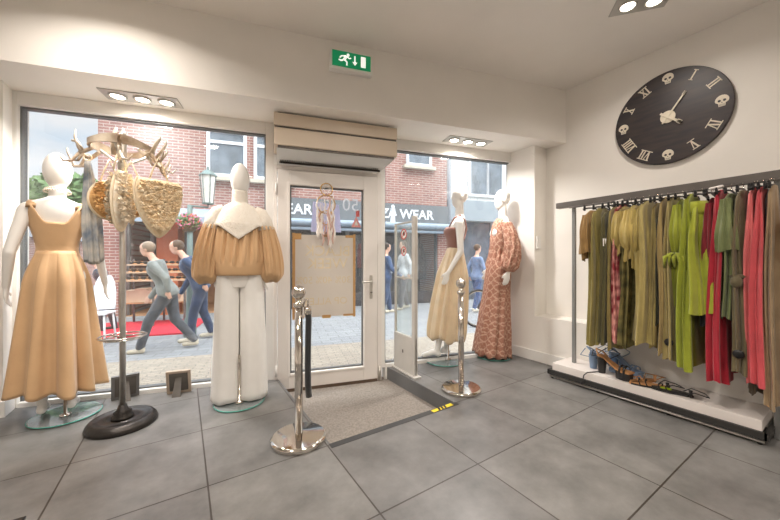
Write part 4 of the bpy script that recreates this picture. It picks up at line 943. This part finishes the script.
tag(MB().tube([(2.93, 1.27, .147), (2.87, 1.30, .145), (2.825, 1.325, .142), (2.80, 1.34, .12), (2.795, 1.35, .05), (2.80, 1.37, .045)], .004, 6).build('lace_strap', M_SBLK, smooth=True), 'thin black lace hanging over the front edge of the rack platform', 'lace')

# ================================================================== street
GZ = -.14
FO = 5.2
def SP(px, py, off):
    a = (px-390)/FP; dx = .5455+.8381*a; dy = .8381-.5455*a; p0 = (OX+N[0]*off, OY+N[1]*off)
    det = dx*(-U[1])+dy*U[0]; k = (p0[0]*(-U[1])+p0[1]*U[0])/det
    x, y = k*dx, k*dy; return ((x-p0[0])*U[0]+(y-p0[1])*U[1], CH-(py-260)*k/FP)
M_PAVE = brickmat('yellow_clinker_paving', (176, 164, 146), (158, 148, 134), (130, 122, 112), .2, .055, .006, 'XY', .5, (0, 0), .8, .3, .06)
M_ROAD = brickmat('grey_street_paving', (150, 152, 152), (138, 140, 142), (112, 112, 110), .3, .15, .006, 'XY', .5, (0, 0), .8, .2, .08)
struct('ground_pavement', MB().box(-16, 16, .09, 1.55, -.4, GZ), M_PAVE, **SF)
struct('ground_road', MB().box(-30, 30, 1.55, 40, -.4, GZ-.001), M_ROAD, **SF)
M_BRK = brickmat('red_brick', (168, 122, 110), (148, 104, 96), (190, 174, 164), .21, .064, .009, 'XZ', .5, (0, 0), .85, .5, .12)
M_BRKW = brickmat('white_painted_brick', (226, 226, 222), (216, 216, 212), (190, 190, 188), .24, .09, .01, 'XZ', .5, (0, 0), .8, .5, .03)
M_WF = mat('white_window_frame', (236, 238, 240), .5); M_PANE = mat('dark_reflective_pane', (120, 130, 138), .08, 0, var=.25, vs=3, spec=1, coat=.5)
M_STONE = mat('pale_stone', (205, 196, 178), .8, var=.08); M_SIGNG = mat('sign_grey', (112, 116, 118), .6, var=.03)
M_SHOPD = mat('shop_dark', (66, 64, 66), .7, var=.2, vs=3); M_AWN = mat('awning_slate_blue', (150, 166, 180), .6, var=.06)
FM = mat('copper_panel', (186, 104, 66), .6, var=.1, vs=3); M_WARM = mat('warm_shop_wood', (186, 140, 100), .7, var=.12, vs=4)
def facade_window(b, t0, t1, z0, z1, y, bars=1, sill=True, arch=True):
    f = MB(); w_ = .07
    f.box(t0, t0+w_, y-.04, y+.04, z0, z1); f.box(t1-w_, t1, y-.04, y+.04, z0, z1); f.box(t0+w_, t1-w_, y-.04, y+.04, z1-w_, z1); f.box(t0+w_, t1-w_, y-.04, y+.04, z0, z0+w_)
    zt = z0+(z1-z0)*.74; f.box(t0+w_, t1-w_, y-.035, y+.03, zt-.035, zt+.035)
    o = f.build('window', M_WF, b); MB().box(t0+w_, t1-w_, y-.01, y+.01, z0+w_, z1-w_).build('pane', M_PANE, o)
    if sill: MB().box(t0-.1, t1+.1, y-.12, y+.02, z0-.1, z0-.01).build('window_sill', M_STONE, o, bevel=.01)
# brick building
bb = streetframe('brick_building', 'red brick house across the street with white windows and grey shop sign', 'building')
tl = SP(98, 260, FO)[0]; trr = SP(447, 260, FO)[0]
op0, op1 = SP(126, 260, FO)[0], SP(262, 260, FO)[0]
m = MB(); m.box(tl, trr, FO, FO+.3, 2.05, 7.0); m.box(tl, op0, FO, FO+.3, GZ, 2.05); m.box(op1, op1+.35, FO, FO+.3, GZ, 2.05); m.box(trr-.3, trr, FO, FO+.3, GZ, 2.05)
m.box(tl, trr, FO+2.5, FO+2.7, GZ, 7.0); m.box(tl, tl+.3, FO+.3, FO+2.5, GZ, 7.0); m.box(tl, trr, FO+.3, FO+2.5, 6.9, 7.0); m.box(trr-.3, trr, FO+.3, FO+2.5, GZ, 6.9)
m.build('wall', M_BRK, bb)
def fw(px0, px1, py0, py1): a = SP(px0, py0, FO); b_ = SP(px1, py1, FO); return a[0], b_[0], SP(px0, py1, FO)[1], a[1]
t0, t1, z0, z1 = fw(207, 247, 129, 176); facade_window(bb, t0, t1, z0, z1, FO-.02)
t0b = SP(254, 150, FO)[0]; facade_window(bb, t0b, t0b+(t1-t0), z0, z1, FO-.02)
t0, t1, z0, z1 = fw(406, 431, 152, 167); facade_window(bb, t0, t1, z0+.05, z1+.75, FO-.02)
# shopfront A interior
m = MB(); m.box(op0, op1, FO+1.6, FO+1.65, GZ, 2.05); m.box(op0, op1, FO+.3, FO+1.65, 2.0, 2.05); m.box(op0, op1, FO+.0, FO+1.65, GZ-.02, GZ+.02); m.build('shop_interior', M_WARM, bb)
m = MB(); a0, a1 = SP(157, 0, FO)[0], SP(178, 0, FO)[0]; m.box(a0, a1, FO-.02, FO+.3, GZ, 2.05); m.build('copper_pillar', FM, bb)
for p_ in (127, 152, 186, 205, 232):
    t_ = SP(p_, 0, FO)[0]; MB().box(t_-.035, t_+.035, FO+.02, FO+.12, GZ, 2.05).build('shopfront_post', M_DARKM, bb)
a0, a1 = SP(126, 0, FO-.6)[0], SP(200, 0, FO-.6)[0]
m = MB(); m.add([(op0, FO, 2.25), (op1, FO, 2.25), (op1, FO-.8, 1.98), (op0, FO-.8, 1.98), (op0, FO, 2.2), (op1, FO, 2.2), (op1, FO-.8, 1.84), (op0, FO-.8, 1.84)], [(0,1,2,3),(7,6,5,4),(0,4,5,1),(1,5,6,2),(2,6,7,3),(3,7,4,0)])
m.build('awning', M_AWN, bb)
# shopfront B: display windows under the sign band
b0, b1 = op1+.35, trr-.3
m = MB(); m.box(b0, b1, FO+1.3, FO+1.35, GZ, 2.05); m.box(b0, b1, FO, FO+1.35, GZ-.02, GZ+.02); m.box(b0, b1, FO+.2, FO+1.35, 2.0, 2.05); m.build('shop_interior', M_SHOPD, bb)
for k in range(6):
    t_ = b0+(b1-b0)*k/5; MB().box(t_-.05, t_+.05, FO+.02, FO+.14, GZ, 2.05).build('shopfront_post', M_SIGNG, bb)
m = MB(); m.box(b0, b1, FO+.06, FO+.075, .2, 2.0); m.build('display_glass', M_GLASS, bb)
MB().box(b0, b1, FO-.0, FO+.14, GZ, .2).build('shopfront_plinth', M_SHOPD, bb)
MB().box(b0-.25, trr, FO-.1, FO-.002, 2.08, 2.62).build('sign_band', M_SIGNG, bb)
m = MB(); m.tube([(b0-.2, FO-.55, 1.98), (trr, FO-.55, 1.98)], .075, 14); m.tube([(b0-.2, FO-.5, 1.83), (trr, FO-.5, 1.83)], .04, 12); m.box(b0, trr, FO-.5, FO, 1.93, 2.02); m.build('awning_roller', M_AWN, bb, smooth=False)
M_LET = mat('white_letters', (238, 240, 242), .5)
tw = SP(282.5, 0, FO-.12)[0]; text('sign_lettering', 'WEAR', .36, M_LET, bb, (SP(311, 0, FO-.12)[0]-.98, FO-.105, 2.22), (1, 0, 0), (0, 0, 1), .02)
text('sign_lettering', 'Z', .36, M_LET, bb, (SP(381, 0, FO-.12)[0], FO-.105, 2.22), (1, 0, 0), (0, 0, 1), .02)
text('sign_lettering', 'WEAR', .36, M_LET, bb, (SP(400, 0, FO-.12)[0], FO-.105, 2.22), (1, 0, 0), (0, 0, 1), .02)
tm = SP(393, 0, FO-.12)[0]; m = MB()
m.ell((tm, FO-.11, 2.52), (.05, .02, .06), 10, 8)
for a_, b_, w_ in (((0, .22), (0, -.02), .07), ((-.02, 0), (-.05, -.28), .04), ((.02, 0), (.05, -.28), .04), ((-.03, .2), (-.1, .0), .03), ((.03, .2), (.09, .02), .03)):
    a_ = Vector(a_); b_ = Vector(b_); v = (b_-a_).normalized(); p = Vector((-v.y, v.x))*w_; m.prism([a_-p, b_-p*.7, b_+p*.7, a_+p], (tm, FO-.102, 2.26), (1, 0, 0), (0, 0, 1), (0, -.012, 0))
m.build('man_emblem', M_LET, bb)
# clothing in the dark shop window
pal = [(54, 74, 104), (36, 36, 40), (140, 60, 56), (190, 186, 178), (70, 60, 52), (96, 110, 128)]
for k in range(22):
    t_ = b0+.35+k*.235+random.uniform(-.04, .04); c_ = pal[k % 6]; z1_ = random.choice((1.55, 1.6, 1.65)); L_ = random.choice((.7, .8, 1.05))
    if t_ > b1-.1: break
    m = MB(); m.loft([[(t_+(.13+.03*q)*math.cos(a)*(.35+.65*min(1, q*5)), FO+.55+.045*math.sin(a)+.008*math.sin(5*a), z1_-L_*q) for a in [2*pi*j/16 for j in range(16)]] for q in [0, .05, .1, .25, .5, .75, 1]])
    cn = ('navy blue', 'black', 'dull red', 'pale grey', 'dark brown', 'slate blue')[k % 6]; tag(m.build('jacket', fab(c_), smooth=True, **SF), cn+' garment hanging in the dark shop window under the grey sign', 'clothing', cn+' clothes in the shop window across the street')
# white building
wb = streetframe('white_building', 'white painted brick building with tall windows beyond the drainpipe', 'building')
m = MB(); m.box(trr+.02, 12, FO+.1, FO+.5, 2.6, 7.2); m.box(trr+.02, trr+.5, FO+.1, FO+.5, GZ, 2.6); m.box(10.5, 12, FO+.1, FO+.5, GZ, 2.6); m.box(trr+.02, 12, FO+2, FO+2.3, GZ, 7.2); m.build('wall', M_BRKW, wb)
for p0_, p1_ in ((468, 484), (486, 499.5), (501, 508)):
    a = SP(p0_, 0, FO+.1)[0]; b_ = SP(p1_, 0, FO+.1)[0]; b_ = max(b_, a+.7); facade_window(wb, a, b_, SP(480, 197, FO+.1)[1], SP(480, 150, FO+.1)[1]+.25, FO+.08, sill=False)
MB().box(trr+.05, 12, FO-.05, FO+.1, 2.25, 2.85).build('fascia', mat('grey_blue_fascia', (150, 160, 166), .6), wb)
MB().box(trr+.5, 10.5, FO+.3, FO+.33, GZ, 2.25).build('shop_window', mat('shop_window_dark', (84, 92, 102), .1, var=.35, vs=2.5, spec=1), wb)
for k in range(5): MB().box(trr+.5+k*1.2, trr+.58+k*1.2, FO+.2, FO+.3, GZ, 2.25).build('shopfront_post', M_WF, wb)
MB().tube([(trr+.06, FO-.02, GZ), (trr+.06, FO-.02, 7)], .05, 12).build('drainpipe', mat('grey_pipe', (150, 154, 160), .5), wb, smooth=True)
hs = streetframe('projecting_box', 'grey box projecting from the white building', 'sign')
a = SP(471, 0, FO-.8)[0]; MB().box(a, a+.12, FO-1.5, FO-.055, SP(475, 152, FO-.8)[1], SP(475, 140, FO-.8)[1]).build('grey_box', mat('grey_box_paint', (128, 134, 138), .5), hs, bevel=.01)  # plain grey box jutting out from the upper facade
# red carpet
tag(MB().box(-5.2, SP(188, 335, 2.9)[0], 2.95, 4.35, GZ, GZ+.025).build('red_carpet', mat('red_carpet_pile', (206, 52, 66), .95, var=.06, bump=.3, bs=200), **SF), 'bright red carpet laid on the street before the glasses shop', 'carpet')
# display table with eyewear
et = streetframe('display_table', 'metal tiered display table of sunglasses on the red carpet', 'display table')
a0, a1 = SP(124, 0, 3.9)[0], SP(187, 0, 3.9)[0]
for x_ in (a0, (a0+a1)/2, a1):
    for y_ in (3.75, 4.3): MB().box(x_-.015, x_+.015, y_-.015, y_+.015, GZ+.025, 1.1 if y_ > 4 else .72).build('leg', M_DARKM, et)
SHZ = [(3.8, .72), (4.0, .86), (4.2, 1.0)]
for y_, z_ in SHZ: MB().box(a0-.05, a1+.05, y_-.09, y_+.09, z_-.025, z_).build('shelf', mat('shelf_wood', (190, 158, 128), .6, var=.1), et)
MB().box(a0, a1, 3.85, 4.25, .28, .30).build('shelf', M_WARM, et)
proto = None
for r_, (y_, z_) in enumerate(SHZ):
    for k in range(9):
        x_ = a0+(a1-a0)*(k+.5)/9
        if proto is None:
            proto = thing('sunglasses', 'dark sunglasses standing on the tiered table across the street', 'sunglasses', group='sunglasses on the display table')
            m = MB()
            for s_ in (-.035, .035): m.ell((s_, 0, .04), (.032, .006, .024), 12, 8)
            m.build('lens', M_BLACK, proto, smooth=True); m = MB()
            m.tube([(-.07, .12, .045), (-.068, 0, .05), (0, -.003, .052), (.068, 0, .05), (.07, .12, .045)], .004, 6); m.box(-.03, .03, .0, .01, 0, .02); m.build('frame', M_SINS, proto); o_ = proto
        else:
            o_ = proto.copy(); COL.objects.link(o_)
            for ch in list(proto.children): c2 = ch.copy(); COL.objects.link(c2); c2.parent = o_
        rn = ('front', 'middle', 'back')[r_]; o_['label'] = 'dark sunglasses on the '+rn+' tier of the display table across the street'; o_['group'] = 'sunglasses on the '+rn+' tier'
        o_.location = fr(x_, y_, z_); o_.rotation_euler = (0, 0, -PHI+random.uniform(-.2, .2))
for k in range(6):
    x_ = a0+(a1-a0)*(k+.5)/6
    tag(MB().box(x_-.09, x_+.09, 3.9, 4.2, .301, .52+.03*(k % 2)).build('storage_box', mat('beige_carton', (214, 190, 162), .7, var=.06), bevel=.004, **SF), 'beige carton on the lower shelf of the sunglasses table', 'box', 'cartons under the sunglasses')
# lamp post w/ basket
lp = streetframe('street_lamp', 'grey green street lamp with bracket lantern outside the left window', 'street lamp')
M_LAMP = mat('grey_green_iron', (110, 128, 124), .5, .2)
pt, pz = SP(190, 330, 2.75); lt, lz = SP(208, 190, 2.75)
MB().lathe([(.09, 0), (.09, .25), (.055, .32), (.045, 1.2), (.038, 2.1), (.001, 2.1)], (pt, 2.75, GZ), 18).build('post', M_LAMP, lp, smooth=True)
zb = SP(208, 203, 2.75)[1]; zt = SP(208, 176, 2.75)[1]
MB().tube([(pt, 2.75, 1.9), (pt+.05, 2.75, zb-.06), (lt, 2.75, zb-.07), (lt, 2.75, zb)], .015, 8).build('bracket', M_LAMP, lp, smooth=True)
m = MB()
m.tube([(lt, 2.75, zb), (lt, 2.75, zt)], [.075, .115], 6); m.build('lantern_glass', mat('milky_lantern_glass', (226, 224, 216), .3, var=.05), lp)
m = MB(); m.lathe([(.14, 0), (.13, .02), (.06, .085), (.02, .1), (.015, .15), (.001, .16)], (lt, 2.75, zt), 6); m.lathe([(.085, -.02), (.085, 0), (.001, 0)], (lt, 2.75, zb), 6)
for k in range(6): a = k*pi/3; m.tube([(lt+.078*math.cos(a), 2.75+.078*math.sin(a), zb), (lt+.118*math.cos(a), 2.75+.118*math.sin(a), zt)], .006, 5)
m.build('lantern_cage', M_LAMP, lp)
def leafball(name, label, cat, c, r, cnt, ls, mats, parent=None, squash=.7):
    e = streetframe(name, label, cat)
    for j, (pn, m_, sh) in enumerate(mats):
        mb = MB()
        for i in range(int(cnt*sh)):
            v = Vector((random.gauss(0, 1), random.gauss(0, 1), random.gauss(0, 1))).normalized()*r*(random.random()**.35 if j == 0 else random.uniform(.85, 1.08)); v.z *= squash; p = Vector(c)+v
            d = Vector((random.gauss(0, 1), random.gauss(0, 1), random.gauss(0, 1))).normalized(); s_ = d.orthogonal().normalized()
            q = ls*random.uniform(.6, 1.3); mb.add([p-d*q, p+s_*q*.5, p+d*q, p-s_*q*.5], [(0, 1, 2, 3)])
        mb.build(pn, m_, e, kind='stuff')
    return e
M_LEAF = mat('leaf_green', (98, 128, 74), .7, var=.25, vs=9); M_FLOW = mat('pink_petal', (224, 130, 160), .6, var=.2); M_FLOW2 = mat('red_petal', (222, 84, 70), .6)
bc = SP(189, 222, 2.75)
b_ = leafball('flower_basket', 'hanging basket of pink and red flowers on the street lamp', 'flower basket', (bc[0], 2.75, bc[1]), .17, 900, .022, [('leaves', M_LEAF, 1), ('pink_flowers', M_FLOW, .22), ('red_flowers', M_FLOW2, .1)], squash=.8)
MB().lathe([(.001, -.16), (.08, -.15), (.13, -.06), (.14, 0), (.001, 0)], (bc[0], 2.75, bc[1]), 18).build('basket', mat('basket_fibre', (96, 80, 58), .9), b_)
# trees far left, behind the street
for (px, py, off, r, lab) in ((72, 203, 10, 1.25, 'bushy green tree far down the street behind the dress mannequin'), (46, 213, 19, 2.0, 'green tree farther away at the left edge of the window')):
    t_, z_ = SP(px, py, off); b_ = leafball('tree', lab, 'tree', (t_, off, z_), r, 3500, .13, [('foliage', M_LEAF, 1)], squash=.75)
    MB().tube([(t_, off, GZ), (t_+.1, off, z_)], [.2, .1], 10).build('trunk', mat('bark', (90, 76, 62), .9, var=.2), b_, smooth=True)
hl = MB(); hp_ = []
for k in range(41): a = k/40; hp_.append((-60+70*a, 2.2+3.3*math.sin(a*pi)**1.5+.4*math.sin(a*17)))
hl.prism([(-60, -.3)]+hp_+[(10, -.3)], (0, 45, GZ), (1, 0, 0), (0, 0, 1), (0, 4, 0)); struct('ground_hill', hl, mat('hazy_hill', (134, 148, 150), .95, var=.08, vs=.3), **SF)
fb = streetframe('far_house', 'distant brick house with a grey roof at the end of the street', 'building')
MB().box(-13.5, -8.6, 11.5, 16, GZ, 1.9).build('wall', M_BRK, fb); m = MB(); m.prism([(-13.7, 0), (-8.4, 0), (-9.4, .9), (-12.7, .9)], (0, 11.4, 1.9), (1, 0, 0), (0, 0, 1), (0, 4.7, 0)); m.build('roof', mat('slate_roof', (110, 114, 120), .8), fb)
for k in range(3): facade_window(fb, -13+k*1.5, -12.2+k*1.5, .5, 1.5, 11.48, sill=False)
# white cafe chair
ch = streetframe('cafe_chair', 'white moulded cafe chair on the street behind the camel dress', 'chair')
ct_, _ = SP(96, 300, 2.6); m = MB()
m.loft([[(ct_+.15*math.cos(a)*(1-.5*q**4), 2.6+.2+.02*math.sin(a)+.06*q, .34+.5*q) for a in [2*pi*j/20 for j in range(20)]] for q in (0, .2, .5, .8, .95, 1)]); m.build('backrest', M_WF, ch, smooth=True)
MB().box(ct_-.16, ct_+.16, 2.48, 2.8, .29, .32).build('seat', M_WF, ch, bevel=.01)
for sx in (-.13, .13):
    for sy in (2.52, 2.76): MB().tube([(ct_+sx, sy, .3), (ct_+sx*1.2, sy+(.04 if sy > 2.6 else -.04), GZ)], .014, 8).build('leg', M_WF, ch, smooth=True)

# ------------------------------------------------------------------ people in the street
M_SKIN = mat('skin', (222, 176, 152), .6, var=.04)
def person(label, t, off, rz, H, coat, trouser, hair, stride=.3, lean=0, shoe=(200, 190, 170), armf=.2, pat=False):
    """local: facing +y; legs apart along y"""
    e = thing('person', label, 'person', fr(t, off, GZ), rz-PHI); k = H/1.815
    R = Matrix.Rotation(-lean, 3, 'X'); piv = Vector((0, 0, .93))
    def L_(p): p = Vector(p); return piv+R @ (p-piv)
    A1, A2 = Vector((-.09, stride*.62, .075)), Vector((.09, -stride*.62, .10)); K1, K2 = Vector((-.09, stride*.42, .50)), Vector((.09, -stride*.12, .49))
    body = MB(); rs = []
    for z, a, b, cy in TORSO: rs.append([L_((a*math.cos(q), cy+b*math.sin(q), z)) for q in [2*pi*j/20 for j in range(20)]])
    body.loft(rs); hc = L_((0, .03, 1.69)); head(body, hc, -lean*.5)
    cap(body, L_((0, 0, 1.45)), L_((0, .02, 1.6)), .055, .05)
    arms = [[L_((sx*.17, 0, 1.41)), L_((sx*.23, -.02+sx*armf*.5, 1.14)), L_((sx*.22, .12+sx*armf, .96))] for sx in (-1, 1)]
    for sx, a_ in zip((-1, 1), arms): limb(body, a_, [.045, .036, .026]); handm(body, a_[2], (a_[2]-a_[1]), (0, 1, 0))
    for sx, K, A in ((-1, K1, A1), (1, K2, A2)): limb(body, [(sx*.085, 0, .88), K, A], [.08, .055, .035]); cap(body, A+Vector((0, -.02, -.03)), A+Vector((0, .14, -.04)), .033, .03)
    bo = body.build('body', M_SKIN, e, voxel=.011, smooth=True, sm_it=3); bo.scale = (k,)*3
    def cl(name, mb, m_, lb=None):
        o = mb.build(name, m_, e, voxel=.012, smooth=True, sm_it=4, label=lb); o.scale = (k,)*3; return o
    m = MB()
    for sx, K, A in ((-1, K1, A1), (1, K2, A2)): limb(m, [(sx*.085, 0, .9), K, A+Vector((0, 0, .03))], [.105, .075, .062])
    m.ell((0, 0, .93), (.175, .13, .12)); cl('trousers', m, fab(trouser, var=.3))
    m = MB(); rs = []
    for z, a, b, cy in TORSO[:-1]:
        rs.append([L_(((a+.035)*math.cos(q), cy+(b+.035)*math.sin(q), z)) for q in [2*pi*j/20 for j in range(20)]])
    m.loft(rs)
    for a_ in arms: limb(m, a_, [.068, .056, .042])
    cl('jacket', m, fab(coat, var=.2))
    m = MB(); m.ell(hc+Vector((0, -.02, .03)), (.088, .1, .095)); cl('hair', m, fab(hair))
    for sx, A in ((-1, A1), (1, A2)):
        m = MB(); cap(m, A+Vector((0, -.03, -.035)), A+Vector((0, .15, -.045)), .042, .034); m.ell(A+Vector((0, -.01, 0)), (.045, .06, .05)); o = cl('shoe', m, fab(shoe))
    return e
LEFT = pi/2; RIGHT = -pi/2
person('person in grey green coat and faded black jeans striding left outside the window', -1.42, 1.95, LEFT, 1.52, (132, 138, 132), (74, 78, 84), (150, 130, 110), .56, .35)
person('person in blue denim jacket and dark blue jeans walking behind', SP(201, 300, 2.45)[0], 2.45, LEFT+.2, 1.6, (52, 74, 108), (48, 62, 90), (92, 70, 50), .25, .45)
pt_, _ = SP(108, 300, 3.6); person('grey haired person in dark jacket leaning forward near the red carpet', pt_, 3.6, LEFT+.2, 1.35, (70, 74, 84), (60, 62, 68), (196, 190, 182), .15, .3, shoe=(60, 60, 60))
pt_, _ = SP(386, 300, 3.9); person('person in denim clothes seen between door and security gate', pt_, 3.9, RIGHT, 1.62, (62, 84, 118), (56, 74, 104), (60, 48, 40), .2)
pt_, _ = SP(404, 300, 4.3); person('person in pale shirt behind the security gate', pt_, 4.3, LEFT, 1.7, (214, 216, 220), (80, 84, 96), (70, 56, 46), .2)
pt_, _ = SP(472, 300, 3.6); person('person in light blue jacket between the two right mannequins', pt_, 3.4, RIGHT, 1.6, (120, 140, 170), (70, 92, 130), (90, 70, 52), .2)
# bicycle
bk = streetframe('bicycle', 'dark bicycle parked outside behind the rust dress mannequin', 'bicycle')
bt, bz = SP(478, 316, 1.9); m = MB()
for i, dx in enumerate((0, 1.05)):
    m = MB(); ring(m, (bt+dx, 1.9, GZ+.345), .33, .018, 40); wh = m.build('tyre', M_BLACK, bk, smooth=True); m = MB(); ring(m, (bt+dx, 1.9, GZ+.345), .305, .008, 40)
    for k in range(14): a = k*pi/7; m.tube([(bt+dx, 1.9, GZ+.345), (bt+dx+.3*math.cos(a), 1.9, GZ+.345+.3*math.sin(a))], .0015, 4)
    m.build('rim', M_CHROME, wh)
m = MB(); B = [(bt, .345), (bt+.38, .32), (bt+.28, .85), (bt+.9, .82), (bt+1.05, .345)]
def q3(p): return (p[0], 1.9, GZ+p[1])
for a_, b_2 in ((0, 1), (1, 2), (2, 0), (2, 3), (1, 3), (3, 4)): m.tube([q3(B[a_]), q3(B[b_2])], .016, 8)
m.build('frame', M_DARKM, bk, smooth=True)
MB().ell((bt+.24, 1.9, GZ+.93), (.13, .07, .035)).build('saddle', M_BLACK, bk, smooth=True)
MB().tube([(bt+.86, 1.62, GZ+1.0), (bt+.93, 1.78, GZ+1.02), (bt+.9, 1.9, GZ+.98), (bt+.93, 2.02, GZ+1.02), (bt+.86, 2.18, GZ+1.0)], .012, 8).build('handlebar', M_CHROME, bk, smooth=True)
MB().tube([(bt+.9, 1.9, GZ+.8), (bt+.9, 1.9, GZ+1.0)], .014, 8).build('stem', M_CHROME, bk, smooth=True)
